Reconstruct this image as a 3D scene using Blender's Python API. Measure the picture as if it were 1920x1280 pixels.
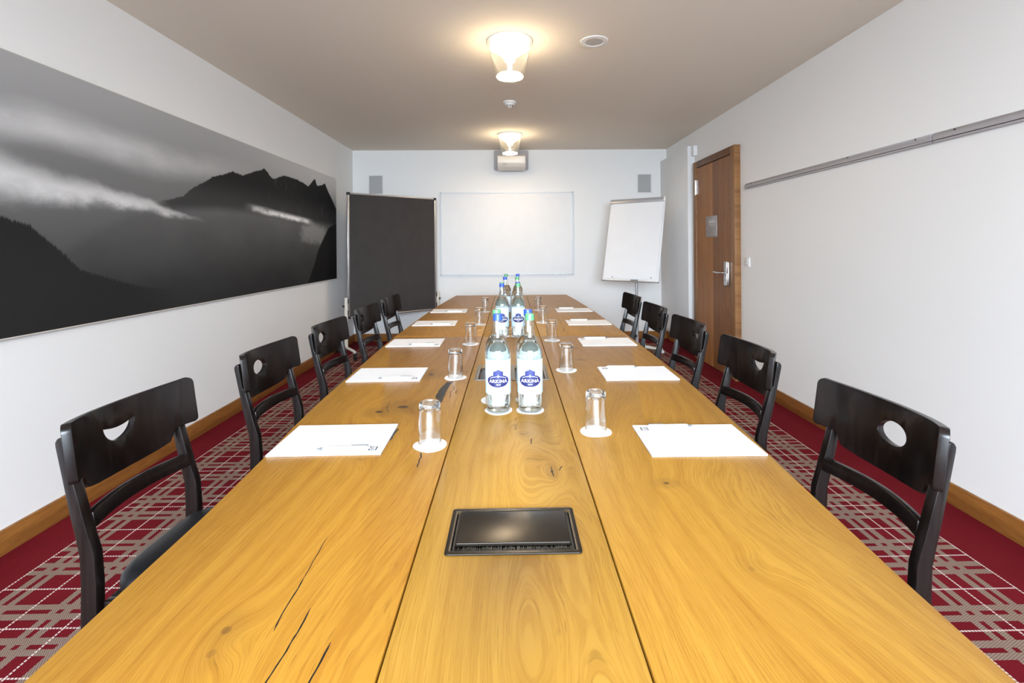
import bpy, bmesh, math, random
from mathutils import Vector, Matrix, Euler

random.seed(7)
PI = math.pi
SC = bpy.context.scene
COL = SC.collection
for o in list(bpy.data.objects):
    bpy.data.objects.remove(o, do_unlink=True)

# ------------------------------------------------------------------ camera
cam_data = bpy.data.cameras.new('camera')
cam = bpy.data.objects.new('camera', cam_data)
COL.objects.link(cam)
YAW, ROLL = 0.01492, -0.00729
_cy, _sy, _cr, _sr = math.cos(YAW), math.sin(YAW), math.cos(ROLL), math.sin(ROLL)
_right = Vector((_cr * _cy, -_cr * _sy, _sr))
_up = Vector((-_sr * _cy, _sr * _sy, _cr))
_back = -Vector((_sy, _cy, 0.0))
M = Matrix.Identity(4)
for i in range(3):
    M[i][0], M[i][1], M[i][2] = _right[i], _up[i], _back[i]
M[2][3] = 1.29
cam.matrix_world = M
cam_data.sensor_width = 36.0
cam_data.lens = 36.0 * 906.977 / 1920.0
cam_data.shift_x = -(970.446 - 960.0) / 1920.0
cam_data.shift_y = (462.633 - 640.0) / 1920.0
cam_data.clip_start = 0.02
SC.camera = cam

# ------------------------------------------------------------------ world, daylight, exposure
SC.view_settings.view_transform = 'Standard'
SC.view_settings.look = 'None'
SC.view_settings.gamma = 1.0
SC.view_settings.use_curve_mapping = False
SC.view_settings.exposure = 0.74
SC.cycles.use_denoising = True
SC.cycles.max_bounces = 14
SC.cycles.transparent_max_bounces = 24
SC.cycles.transmission_bounces = 14
SC.cycles.sample_clamp_indirect = 6.0

world = bpy.data.worlds.new('World')
SC.world = world
world.use_nodes = True
wb = world.node_tree.nodes['Background']
wb.inputs['Color'].default_value = (0.78, 0.87, 1.0, 1)
wb.inputs['Strength'].default_value = 2.6

WL, WR, HC, D, YB = -2.17, 2.185, 2.636, 6.716, -1.7     # room shell
def area_light(name, loc, rot, sx, sy, power, col):
    l = bpy.data.lights.new(name, 'AREA')
    l.shape = 'RECTANGLE'; l.size = sx; l.size_y = sy; l.energy = power; l.color = col
    o = bpy.data.objects.new(name, l); COL.objects.link(o)
    o.location = loc; o.rotation_euler = rot
    return o
# daylight that enters through the window behind the camera
area_light('daylight', (0, YB - 3.6, 3.0), (math.radians(76), 0, 0), 6.4, 3.6, 2080, (0.78, 0.88, 1.0))
LAMP_POWER = 57.0
LAMP_COL = (1.0, 0.79, 0.53)

# ------------------------------------------------------------------ object helpers
def tag(o, label=None, cat=None, group=None, kind=None):
    if label: o['label'] = label
    if cat: o['category'] = cat
    if group: o['group'] = group
    if kind: o['kind'] = kind
    return o
def link(name, me, mat=None, parent=None):
    o = bpy.data.objects.new(name, me); COL.objects.link(o)
    if mat is not None and not me.materials:
        me.materials.append(mat)
    if parent is not None: o.parent = parent
    return o
def empty(name, loc=(0, 0, 0), rz=0.0, label=None, cat=None, group=None, parent=None, kind=None):
    o = bpy.data.objects.new(name, None); COL.objects.link(o)
    o.location = loc; o.rotation_euler = (0, 0, rz); o.empty_display_size = 0.05
    if parent is not None: o.parent = parent
    return tag(o, label, cat, group, kind)
def copy_tree(o, parent=None):
    c = o.copy(); COL.objects.link(c)
    c.parent = parent
    for ch in [k for k in COL.objects if k.parent == o]:
        copy_tree(ch, c)
    return c

class MB:
    """collects plain geometry that becomes ONE mesh"""
    def __init__(s): s.v = []; s.f = []
    def add(s, vs, fs):
        n = len(s.v); s.v += [tuple(p) for p in vs]; s.f += [tuple(i + n for i in f) for f in fs]; return s
    def box(s, x0, x1, y0, y1, z0, z1):
        vs = [(x, y, z) for z in (z0, z1) for y in (y0, y1) for x in (x0, x1)]
        return s.add(vs, [(0, 2, 3, 1), (4, 5, 7, 6), (0, 1, 5, 4), (2, 6, 7, 3), (0, 4, 6, 2), (1, 3, 7, 5)])
    def prism(s, pts, axis, a, b):
        """polygon pts (u,v) extruded along axis from a to b; axis x:(y,z) y:(x,z) z:(x,y)"""
        def P(u, v, t): return {'x': (t, u, v), 'y': (u, t, v), 'z': (u, v, t)}[axis]
        n = len(pts)
        vs = [P(u, v, a) for u, v in pts] + [P(u, v, b) for u, v in pts]
        fs = [tuple(range(n - 1, -1, -1)), tuple(range(n, 2 * n))]
        fs += [(i, (i + 1) % n, n + (i + 1) % n, n + i) for i in range(n)]
        return s.add(vs, fs)
    def lathe(s, prof, seg=40, c=(0, 0), closed=False):
        """prof list of (r,z); closed joins last to first"""
        n = len(prof); vs = []
        for k in range(seg):
            a = 2 * PI * k / seg
            vs += [(c[0] + r * math.cos(a), c[1] + r * math.sin(a), z) for r, z in prof]
        fs = []
        m = n if closed else n - 1
        for k in range(seg):
            k2 = (k + 1) % seg
            for i in range(m):
                j = (i + 1) % n
                fs.append((k * n + i, k2 * n + i, k2 * n + j, k * n + j))
        return s.add(vs, fs)
    def tube(s, path, r, seg=12, cap=True):
        rings = []; path = [Vector(p) for p in path]; vs = []
        for i, p in enumerate(path):
            d = (path[min(i + 1, len(path) - 1)] - path[max(i - 1, 0)]).normalized()
            ref = Vector((0, 0, 1)) if abs(d.z) < 0.9 else Vector((1, 0, 0))
            u = d.cross(ref).normalized(); w = d.cross(u)
            rr = r[i] if isinstance(r, (list, tuple)) else r
            vs += [p + (u * math.cos(2 * PI * k / seg) + w * math.sin(2 * PI * k / seg)) * rr for k in range(seg)]
        fs = []
        for i in range(len(path) - 1):
            for k in range(seg):
                k2 = (k + 1) % seg
                fs.append((i * seg + k, i * seg + k2, (i + 1) * seg + k2, (i + 1) * seg + k))
        if cap:
            fs.append(tuple(range(seg - 1, -1, -1))); e = (len(path) - 1) * seg
            fs.append(tuple(range(e, e + seg)))
        return s.add(vs, fs)
    def mesh(s, name, smooth=None, bevel=None, bseg=2, weld=False):
        bm = bmesh.new()
        vs = [bm.verts.new(p) for p in s.v]
        for f in s.f:
            try: bm.faces.new([vs[i] for i in f])
            except ValueError: pass
        if weld: bmesh.ops.remove_doubles(bm, verts=bm.verts, dist=1e-6)
        bmesh.ops.recalc_face_normals(bm, faces=bm.faces)
        if bevel:
            es = [e for e in bm.edges if e.is_manifold and e.calc_face_angle(0) > 0.6]
            bmesh.ops.bevel(bm, geom=es, offset=bevel, segments=bseg, affect='EDGES', profile=0.5, clamp_overlap=True)
        me = bpy.data.meshes.new(name); bm.to_mesh(me); bm.free()
        if smooth is None: smooth = bool(bevel)
        if smooth:
            for p in me.polygons: p.use_smooth = True
            me.set_sharp_from_angle(angle=math.radians(38))
        return me
    def build(s, name, mat, parent=None, **k):
        return link(name, s.mesh(name, **k), mat, parent)

def rrect(x0, x1, y0, y1, r, seg=5):
    pts = []
    for cx, cy, a0 in ((x1 - r, y1 - r, 0), (x0 + r, y1 - r, PI / 2), (x0 + r, y0 + r, PI), (x1 - r, y0 + r, 1.5 * PI)):
        for i in range(seg + 1):
            a = a0 + (PI / 2) * i / seg
            pts.append((cx + r * math.cos(a), cy + r * math.sin(a)))
    return pts

# ------------------------------------------------------------------ shader helpers
class X:
    """a scalar socket with arithmetic"""
    def __init__(s, nt, k): s.nt = nt; s.k = k
    def _m(s, op, b=None, c=None):
        n = s.nt.nodes.new('ShaderNodeMath'); n.operation = op
        for i, q in enumerate((s, b, c)):
            if q is None: continue
            if isinstance(q, X): s.nt.links.new(q.k, n.inputs[i])
            else: n.inputs[i].default_value = q
        return X(s.nt, n.outputs[0])
    def __add__(s, b): return s._m('ADD', b)
    def __radd__(s, b): return s._m('ADD', b)
    def __sub__(s, b): return s._m('SUBTRACT', b)
    def __rsub__(s, b): return (s * -1.0) + b
    def __mul__(s, b): return s._m('MULTIPLY', b)
    def __rmul__(s, b): return s._m('MULTIPLY', b)
    def __truediv__(s, b): return s._m('DIVIDE', b)
    def abs(s): return s._m('ABSOLUTE')
    def pow(s, b): return s._m('POWER', b)
    def exp(s): return s._m('EXPONENT')
    def sin(s): return s._m('SINE')
    def floor(s): return s._m('FLOOR')
    def fract(s): return s._m('FRACT')
    def gt(s, b): return s._m('GREATER_THAN', b)
    def lt(s, b): return s._m('LESS_THAN', b)
    def mx(s, b): return s._m('MAXIMUM', b)
    def mn(s, b): return s._m('MINIMUM', b)
    def pingpong(s, b): return s._m('PINGPONG', b)
    def between(s, a, b): return s.gt(a) * s.lt(b)
    def step(s, a, b, lo=0.0, hi=1.0):
        n = s.nt.nodes.new('ShaderNodeMapRange'); n.interpolation_type = 'SMOOTHSTEP'
        s.nt.links.new(s.k, n.inputs[0])
        flip = a > b
        if flip: a, b, lo, hi = b, a, hi, lo
        n.inputs[1].default_value = a; n.inputs[2].default_value = b
        n.inputs[3].default_value = lo; n.inputs[4].default_value = hi
        return X(s.nt, n.outputs[0])
    def curve(s, pts, lo, hi):
        """float curve; pts in real units (x, y), x mapped from [lo,hi], y returned in real units (0..4)"""
        n = s.nt.nodes.new('ShaderNodeFloatCurve')
        q = (s - lo) * (1.0 / (hi - lo))
        s.nt.links.new(q.k, n.inputs['Value'])
        cu = n.mapping.curves[0]
        P = [((x - lo) / (hi - lo), y / 4.0) for x, y in pts]
        cu.points[0].location = P[0]; cu.points[1].location = P[-1]
        for p in P[1:-1]: cu.points.new(*p)
        for p in cu.points: p.handle_type = 'VECTOR'
        n.mapping.update()
        return X(s.nt, n.outputs[0]) * 4.0

def new_mat(name):
    m = bpy.data.materials.new(name); m.use_nodes = True
    nt = m.node_tree
    return m, nt, nt.nodes['Principled BSDF']
def mat(name, col, rough=0.5, metal=0.0, spec=0.5, coat=0.0, coat_r=0.1, bump=None, vary=0.0, emis=None, emis_s=0.0):
    m, nt, b = new_mat(name)
    b.inputs['Base Color'].default_value = (*col, 1)
    b.inputs['Roughness'].default_value = rough
    b.inputs['Metallic'].default_value = metal
    b.inputs['Specular IOR Level'].default_value = spec
    b.inputs['Coat Weight'].default_value = coat
    b.inputs['Coat Roughness'].default_value = coat_r
    if emis:
        b.inputs['Emission Color'].default_value = (*emis, 1); b.inputs['Emission Strength'].default_value = emis_s
    tc = nt.nodes.new('ShaderNodeTexCoord')
    if vary > 0:
        nz = noise(nt, tc.outputs['Object'], 6.0, 3.0)
        mixc(nt, nz.step(0.3, 0.7), [c * (1 - vary) for c in col], [min(1, c * (1 + vary)) for c in col], b.inputs['Base Color'])
    if bump:
        nz = noise(nt, tc.outputs['Object'], bump[0], 3.0)
        add_bump(nt, b, nz, bump[1], bump[2])
    return m
def noise(nt, vec, scale, detail=4.0, rough=0.5, dist=0.0):
    n = nt.nodes.new('ShaderNodeTexNoise')
    n.inputs['Scale'].default_value = scale; n.inputs['Detail'].default_value = detail
    n.inputs['Roughness'].default_value = rough; n.inputs['Distortion'].default_value = dist
    nt.links.new(vec, n.inputs['Vector'])
    return X(nt, n.outputs['Fac'])
def mixc(nt, fac, a, b, out=None):
    n = nt.nodes.new('ShaderNodeMix'); n.data_type = 'RGBA'
    if isinstance(fac, X): nt.links.new(fac.k, n.inputs[0])
    else: n.inputs[0].default_value = fac
    for i, q in ((6, a), (7, b)):
        if hasattr(q, 'is_output'): nt.links.new(q, n.inputs[i])
        else: n.inputs[i].default_value = (*q, 1)
    if out is not None: nt.links.new(n.outputs[2], out)
    return n.outputs[2]
def add_bump(nt, b, h, strength, dist):
    n = nt.nodes.new('ShaderNodeBump'); n.inputs['Strength'].default_value = strength; n.inputs['Distance'].default_value = dist
    nt.links.new(h.k, n.inputs['Height']); nt.links.new(n.outputs[0], b.inputs['Normal'])
def coords(nt, world_space=False):
    if world_space:
        g = nt.nodes.new('ShaderNodeNewGeometry'); v = g.outputs['Position']
    else:
        g = nt.nodes.new('ShaderNodeTexCoord'); v = g.outputs['Object']
    s = nt.nodes.new('ShaderNodeSeparateXYZ'); nt.links.new(v, s.inputs[0])
    return X(nt, s.outputs[0]), X(nt, s.outputs[1]), X(nt, s.outputs[2]), v
def comb(nt, x, y, z):
    n = nt.nodes.new('ShaderNodeCombineXYZ')
    for i, q in enumerate((x, y, z)):
        if isinstance(q, X): nt.links.new(q.k, n.inputs[i])
        else: n.inputs[i].default_value = q
    return n.outputs[0]

def srgb(r, g, b):
    return tuple((c / 255 / 12.92) if c / 255 <= 0.04045 else ((c / 255 + 0.055) / 1.055) ** 2.4 for c in (r, g, b))

# ------------------------------------------------------------------ materials
def oak(name, knots, off, light=(0.66, 0.36, 0.095), dark=(0.46, 0.205, 0.042), axis='y', gloss=0.42, dark_knot=(0.055, 0.025, 0.012), ring=1.0):
    """wood with grain along one axis; knots = (x, y, rx, ry, amp, darkness)"""
    m, nt, b = new_mat(name)
    x, y, z, vec = coords(nt)
    if axis == 'z': y, x, z = z, y, x
    elif axis == 'x': x, y = y, x
    elif axis == 'yz': x = z
    elif axis == 'xz': x, y = z, x
    wob = noise(nt, comb(nt, x * 2.2, y * 0.9, off), 1.0, 2.0)
    wob2 = noise(nt, comb(nt, x * 6.0, y * 2.5, off + 5.0), 1.0, 3.0)
    u = x + (wob - 0.5) * 0.15 + (wob2 - 0.5) * 0.028
    core = None
    for (kx, ky, rx, ry, amp, dk) in knots:
        d2 = ((x - kx) * (1.0 / rx)).pow(2.0) + ((y - ky) * (1.0 / ry)).pow(2.0)
        u = u + ((d2 * -0.5).exp()) * amp
        if dk > 0:
            jit = noise(nt, comb(nt, x * 70.0, y * 40.0, off), 1.0, 3.0)
            d3 = ((x - kx) * (4.2 / rx)).pow(2.0) + ((y - ky) * (5.0 / ry)).pow(2.0)
            cc = (d3 + (jit - 0.5) * 1.6).step(1.25, 0.25) * dk
            halo = (d2.step(1.3, 0.0)) * (0.28 * dk)
            cc = cc.mx(halo)
            core = cc if core is None else core.mx(cc)
    bands = noise(nt, comb(nt, u * 26.0, y * 0.25, off), 1.0, 2.0)
    rings = ((u * (118.0 * ring) + (wob2 * 5.0)).sin() * 0.5 + 0.5).pow(2.4)
    fine = noise(nt, comb(nt, u * 420.0, y * 9.0, off), 1.0, 2.0, 0.6)
    pores = noise(nt, comb(nt, u * 620.0, y * 22.0, off + 9.0), 1.0, 1.0)
    tone = noise(nt, comb(nt, x * 3.0, y * 1.4, off + 3.0), 1.0, 3.0)
    fac = bands.step(0.25, 0.78) * 0.34 + rings * 0.17 + fine.step(0.40, 0.64) * 0.46 + (tone - 0.5) * 0.55
    c = mixc(nt, fac, light, dark)
    pore = pores.step(0.60, 0.76) * 0.42
    c = mixc(nt, pore, c, [q * 0.55 for q in dark])
    if core is not None:
        c = mixc(nt, core, c, dark_knot)
    nt.links.new(c, b.inputs['Base Color'])
    rr = fine * 0.14 + (gloss - 0.05)
    nt.links.new(rr.k, b.inputs['Roughness'])
    b.inputs['Specular IOR Level'].default_value = 0.36
    h = fine * 0.5 - pore * 1.2
    add_bump(nt, b, h, 0.12, 0.0006)
    return m

M_wall = mat('wall_plaster', (0.84, 0.835, 0.82), 0.9, spec=0.2, bump=(38.0, 0.18, 0.003))
M_ceiling = mat('ceiling_paint', (0.81, 0.745, 0.65), 0.95, spec=0.1, bump=(40.0, 0.1, 0.002))
M_white = mat('white_plastic', (0.80, 0.79, 0.77), 0.45, vary=0.02)
M_panel = mat('white_lacquer_panel', (0.78, 0.78, 0.775), 0.55, vary=0.01)
M_base_wood = oak('skirting_oak', [(0.06, 1.45, 0.02, 0.05, 0.02, 0.6), (0.04, 3.2, 0.02, 0.2, 0.04, 0.1)], 3.1, light=(0.34, 0.138, 0.030), dark=(0.17, 0.062, 0.013), axis='yz', gloss=0.42)
M_base_back = oak('skirting_oak_across', [], 4.4, light=(0.34, 0.138, 0.030), dark=(0.17, 0.062, 0.013), axis='xz', gloss=0.42)
M_black_wood = None
def black_wood():
    m, nt, b = new_mat('black_stained_beech')
    x, y, z, vec = coords(nt)
    g = noise(nt, comb(nt, x * 60.0, y * 60.0, z * 4.0), 1.0, 3.0)
    mixc(nt, g.step(0.35, 0.75), (0.0045, 0.0028, 0.0026), (0.010, 0.0062, 0.0055), b.inputs['Base Color'])
    b.inputs['Roughness'].default_value = 0.30
    b.inputs['Specular IOR Level'].default_value = 0.30
    b.inputs['Coat Weight'].default_value = 0.18
    b.inputs['Coat Roughness'].default_value = 0.12
    add_bump(nt, b, g, 0.05, 0.001)
    return m
M_black_wood = black_wood()
M_leather = mat('black_leather', (0.006, 0.006, 0.007), 0.38, spec=0.35, bump=(240.0, 0.14, 0.0015))
M_alu = mat('brushed_aluminium', (0.62, 0.61, 0.60), 0.32, metal=0.85, vary=0.04)
M_steel = mat('satin_steel', (0.62, 0.61, 0.60), 0.24, metal=1.0, vary=0.03)
M_grey_metal = mat('grey_coated_metal', (0.42, 0.41, 0.42), 0.38, metal=0.35, vary=0.03)
M_black = mat('black_plastic', (0.012, 0.012, 0.012), 0.4, vary=0.1)
M_black_gloss = mat('black_bronze_metal', (0.030, 0.024, 0.018), 0.26, metal=0.55, spec=0.6, bump=(420.0, 0.06, 0.0008))
M_void = mat('dark_recess', (0.004, 0.004, 0.005), 0.8, vary=0.1)
M_felt = mat('charcoal_felt', (0.056, 0.050, 0.048), 0.95, spec=0.1, bump=(500.0, 0.3, 0.001), vary=0.05)
M_board = mat('white_enamel', (0.78, 0.78, 0.78), 0.50, spec=0.3, vary=0.012)
M_paper = mat('white_paper', (0.80, 0.80, 0.81), 0.7, spec=0.25, vary=0.008)
M_coaster = mat('coaster_paper', (0.84, 0.84, 0.84), 0.85, spec=0.2, bump=(300.0, 0.15, 0.001))
M_cream = mat('cream_coated_metal', (0.66, 0.62, 0.54), 0.4, vary=0.02)
M_ink = mat('grey_print', (0.10, 0.10, 0.11), 0.7, vary=0.05)
M_pen = mat('white_pen_plastic', (0.84, 0.85, 0.86), 0.22, coat=0.4, vary=0.01)
M_pengrey = mat('grey_pen_rubber', (0.13, 0.14, 0.14), 0.5, vary=0.05)
M_filler = mat('dark_wood_filler', (0.022, 0.015, 0.011), 0.33, vary=0.3, bump=(260.0, 0.6, 0.002))
M_crack = mat('dark_split', (0.008, 0.005, 0.004), 0.6, vary=0.3)
M_grille = mat('speaker_cloth', (0.40, 0.40, 0.395), 0.8, bump=(900.0, 0.5, 0.001), vary=0.02)
M_proj = mat('projector_white', (0.74, 0.71, 0.66), 0.4, vary=0.01)
M_greyplate = mat('grey_plate', (0.44, 0.42, 0.43), 0.5, vary=0.02)
M_blue = mat('blue_cap', (0.028, 0.085, 0.46), 0.35, vary=0.06)
M_green = mat('green_cap', (0.10, 0.33, 0.15), 0.35, vary=0.06)
M_navy = mat('navy_print', (0.014, 0.018, 0.10), 0.35, vary=0.04)
M_navy2 = mat('blue_print', (0.020, 0.030, 0.15), 0.35, vary=0.04)
M_letter = mat('white_print', (0.86, 0.86, 0.86), 0.4, vary=0.01)
M_sign = mat('grey_anodised_plate', (0.34, 0.31, 0.30), 0.35, metal=0.4, vary=0.03)
M_signtext = mat('pale_print', (0.55, 0.54, 0.54), 0.5, vary=0.02)
M_rail = mat('rail_aluminium', (0.40, 0.385, 0.40), 0.42, metal=0.15, vary=0.01)

def glass_mat(name, tint, rough=0.0, ior=1.45):
    m, nt, b = new_mat(name)
    b.inputs['Base Color'].default_value = (*tint, 1)
    b.inputs['Roughness'].default_value = rough
    b.inputs['IOR'].default_value = ior
    b.inputs['Transmission Weight'].default_value = 1.0
    return m
def thin_glass(name, tint, ior=1.5, gain=1.0):
    """one thin sheet: lets light pass straight and mirrors by Fresnel"""
    m, nt, b = new_mat(name)
    nt.nodes.remove(b)
    out = nt.nodes['Material Output']
    t = nt.nodes.new('ShaderNodeBsdfTransparent'); t.inputs[0].default_value = (*tint, 1)
    g = nt.nodes.new('ShaderNodeBsdfGlossy'); g.inputs['Roughness'].default_value = 0.02; g.inputs[0].default_value = (1, 1, 1, 1)
    geo = nt.nodes.new('ShaderNodeNewGeometry')
    vm = nt.nodes.new('ShaderNodeVectorMath'); vm.operation = 'DOT_PRODUCT'
    nt.links.new(geo.outputs['Normal'], vm.inputs[0]); nt.links.new(geo.outputs['Incoming'], vm.inputs[1])
    c_ = X(nt, vm.outputs['Value']).abs()
    f = ((1.0 - c_).pow(5.0) * 0.96 + 0.04) * gain
    mx = nt.nodes.new('ShaderNodeMixShader')
    nt.links.new(f.mn(1.0).k, mx.inputs[0]); nt.links.new(t.outputs[0], mx.inputs[1]); nt.links.new(g.outputs[0], mx.inputs[2])
    nt.links.new(mx.outputs[0], out.inputs[0])
    return m
M_pane = thin_glass('window_pane', (0.97, 0.98, 0.98))
M_shade = thin_glass('lamp_clear_glass', (0.98, 0.98, 0.97), gain=1.0)
M_tumbler = thin_glass('tumbler_glass', (0.975, 0.98, 0.98), gain=3.4)
M_bottle = thin_glass('bottle_glass', (0.965, 0.985, 0.975), gain=2.0)
M_water = glass_mat('still_water', (0.985, 1.0, 0.998), 0.0, 1.33)

def label_mat():
    m, nt, b = new_mat('bottle_label')
    x, y, z, vec = coords(nt)
    g = z.step(0.07, 0.16)
    n = noise(nt, vec, 25.0, 2.0)
    c = mixc(nt, (g + (n - 0.5) * 0.3).mn(1.0), (0.48, 0.64, 0.76), (0.70, 0.79, 0.80))
    nt.links.new(c, b.inputs['Base Color'])
    b.inputs['Roughness'].default_value = 0.35
    b.inputs['Alpha'].default_value = 0.86
    return m
M_label = label_mat()
def emit_mat(name, col, s):
    m, nt, b = new_mat(name)
    b.inputs['Base Color'].default_value = (0.9, 0.9, 0.88, 1)
    b.inputs['Emission Color'].default_value = (*col, 1)
    b.inputs['Emission Strength'].default_value = s
    return m
M_glow_disc = emit_mat('lit_diffuser', LAMP_COL, LAMP_POWER * 1.45)
M_glow_top = emit_mat('lit_diffuser_top', LAMP_COL, LAMP_POWER * 0.42)
M_glow_cone = emit_mat('lit_reflector', LAMP_COL, LAMP_POWER * 0.028)
M_frost = mat('frosted_reflector', (0.85, 0.83, 0.78), 0.5, vary=0.01)

def carpet_mat():
    m, nt, b = new_mat('tartan_carpet')
    x, y, z, vec = coords(nt, True)
    side = x.gt(0.0)
    y0 = side * (1.783 - 1.869) + 1.869
    # distance to nearest wide-gap line
    px, py = 0.402, 0.3885
    dx = ((x + 1.735) + px * 50 + px * 0.5)
    dx = ((dx / px).fract() * px - px * 0.5).abs()
    dy = ((y - y0) + py * 50 + py * 0.5)
    dy = ((dy / py).fract() * py - py * 0.5).abs()
    # yarn weave
    tw = ((x * 900.0 + y * 520.0).sin() * 0.5 + 0.5)
    tw2 = ((x * 420.0 - y * 900.0).sin() * 0.5 + 0.5)
    yarn = noise(nt, vec, 420.0, 2.0)
    dash_y = (((y + x * 0.35) * 88.0).fract()).gt(0.26)
    dash_x = (((x + y * 0.35) * 88.0).fract()).gt(0.26)
    sx = dx.between(0.081, 0.107).mx(dx.between(0.126, 0.155))
    sy = dy.between(0.081, 0.107).mx(dy.between(0.126, 0.155))
    beige = sx.mx(sy)
    lx = dx.lt(0.0032).mx(dx.gt(px * 0.5 - 0.0032)) * dash_y
    ly = dy.lt(0.0032).mx(dy.gt(py * 0.5 - 0.0032)) * dash_x
    line = lx.mx(ly)
    inside = x.between(-1.9395, 1.8865) * y.lt(6.38)
    soft = noise(nt, vec, 3.0, 3.0)
    red = mixc(nt, yarn.step(0.2, 0.8), (0.085, 0.0020, 0.0055), (0.150, 0.0060, 0.011))
    red = mixc(nt, soft.step(0.35, 0.75) * 0.25, red, (0.20, 0.012, 0.018))
    weave = (tw * 0.6 + tw2 * 0.4).step(0.16, 0.42)
    bei = mixc(nt, weave, (0.060, 0.014, 0.014), (0.255, 0.180, 0.138))
    c = mixc(nt, beige * inside, red, bei)
    c = mixc(nt, line * inside, c, (0.60, 0.48, 0.43))
    nt.links.new(c, b.inputs['Base Color'])
    b.inputs['Roughness'].default_value = 0.95
    b.inputs['Specular IOR Level'].default_value = 0.1
    h = yarn * 0.6 + tw * 0.4 * beige
    add_bump(nt, b, h, 0.5, 0.003)
    return m
M_carpet = carpet_mat()

def picture_mat():
    """black and white mountain photograph; coordinates y,z of the panel in metres (room)"""
    m, nt, b = new_mat('mountain_print')
    x, y, z, vec = coords(nt, True)
    lo, hi = 0.8, 6.1
    rough1 = noise(nt, comb(nt, 0.0, y * 9.0, 2.0), 1.0, 5.0, 0.65)
    rough2 = noise(nt, comb(nt, 0.0, y * 30.0, 7.0), 1.0, 4.0, 0.7)
    cl = noise(nt, comb(nt, 0.0, y * 1.1 , z * 3.6), 1.0, 5.0, 0.55)
    puff = noise(nt, comb(nt, 0.0, y * 5.0, z * 9.0), 1.0, 5.0, 0.6)
    fog = noise(nt, comb(nt, 4.0, y * 1.4, z * 2.2), 1.0, 3.0, 0.5)
    # sky
    sky = z.curve([(0.9, 0.22), (1.35, 0.27), (1.6, 0.33), (1.75, 0.35), (1.95, 0.42), (2.15, 0.46)], 0.9, 2.16)
    sky = sky + y.step(3.2, 5.6) * z.step(1.6, 2.1) * 0.09
    c1 = y.curve([(lo, 1.80), (2.07, 1.84), (2.28, 1.86), (2.62, 1.84), (3.08, 1.85), (3.74, 1.87), (hi, 1.90)], lo, hi)
    s1 = ((z - c1 + (cl - 0.5) * 0.16).abs()).step(0.14, 0.0) * y.step(4.6, 2.6)
    sky = sky + s1 * (puff * 0.5 + 0.5) * 0.17
    c2 = y.curve([(lo, 1.66), (2.07, 1.60), (2.28, 1.575), (2.62, 1.575), (2.88, 1.55), (3.26, 1.50), (hi, 1.3)], lo, hi)
    w2 = y.curve([(lo, 0.11), (2.07, 0.11), (2.6, 0.055), (3.26, 0.018), (hi, 0.01)], lo, hi)
    s2 = ((z - c2 + (puff - 0.5) * 0.09).abs() / w2).step(1.35, 0.1) * y.step(3.5, 3.0)
    # foggy near mountain
    fh = y.curve([(lo, 1.0), (2.2, 1.17), (2.363, 1.288), (2.541, 1.387), (2.698, 1.46), (2.952, 1.54), (3.6, 1.60), (5.0, 1.62), (hi, 1.6)], lo, hi)
    fmask = (z - fh + (fog - 0.5) * 0.03).step(0.035, -0.05)
    ftone = z.curve([(0.9, 0.20), (1.1, 0.215), (1.3, 0.245), (1.55, 0.30), (1.7, 0.31)], 0.9, 1.72) + (fog - 0.5) * 0.07
    v = sky
    # rocky ridge
    rh = y.curve([(lo, 1.2), (2.6, 1.5), (2.952, 1.575), (3.076, 1.602), (3.212, 1.639), (3.285, 1.695), (3.44, 1.765), (3.524, 1.811), (3.672, 1.851), (3.783, 1.89),
                  (3.919, 1.878), (4.084, 1.933), (4.264, 1.988), (4.414, 1.918), (4.625, 1.982), (4.911, 1.985), (5.18, 1.95), (5.235, 1.981), (5.353, 2.057), (5.41, 1.985), (5.56, 2.01),
                  (5.643, 2.04), (5.75, 1.95), (5.83, 1.899), (6.004, 1.768), (hi, 1.70)], lo, hi)
    rmask = (z - rh + (rough1 - 0.5) * 0.03 + (rough2 - 0.5) * 0.028).step(0.006, -0.006) * y.step(2.95, 3.1)
    rock = noise(nt, comb(nt, 1.0, y * 16.0, z * 5.0), 1.0, 5.0, 0.7)
    rt = z.step(1.62, 1.86) * -0.06 + 0.215 + rock.step(0.55, 0.8) * 0.12 * y.step(4.0, 4.6)
    rt = rt - y.step(4.6, 6.0) * 0.045
    def mixv(f, a, c_): return a + (c_ - a) * f
    v = mixv(rmask, v, rt)
    v = mixv(fmask * (1.0 - y.step(4.4, 5.4) * z.step(1.5, 1.64)), v, ftone)
    v = v + s2 * 0.30 * (puff * 0.6 + 0.45)
    # bright cloud right
    c3 = y.curve([(lo, 1.65), (4.0, 1.635), (4.118, 1.63), (4.5, 1.61), (5.26, 1.575), (5.7, 1.55), (hi, 1.52)], lo, hi)
    s3 = ((z - c3 + (puff - 0.5) * 0.04).abs()).step(0.045, 0.004) * y.between(3.9, 5.35) * y.step(3.9, 4.2) * y.step(5.35, 5.1)
    v = v + s3 * 0.42 * (puff.step(0.3, 0.65) * 0.6 + 0.4)
    s4 = (((y - 5.35) * 2.2).pow(2.0) + ((z - 1.45) * 7.0).pow(2.0) + (puff - 0.5) * 1.6).step(1.1, 0.1)
    v = v + s4 * 0.11
    # dark wooded hill, lower left, trees along its edge
    dh = y.curve([(lo, 1.62), (1.6, 1.52), (2.067, 1.441), (2.126, 1.421), (2.189, 1.408), (2.267, 1.345), (2.357, 1.277), (2.441, 1.197), (2.662, 1.128), (2.87, 1.072), (3.6, 0.98), (hi, 0.8)], lo, hi)
    tree = noise(nt, comb(nt, 0.0, y * 75.0, 3.0), 1.0, 2.0, 0.7)
    dmask = (z - dh - (tree - 0.5) * 0.05).step(0.004, -0.012) * y.step(3.3, 2.7)
    v = mixv(dmask, v, z.step(0.9, 1.4) * -0.03 + 0.185)
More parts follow.
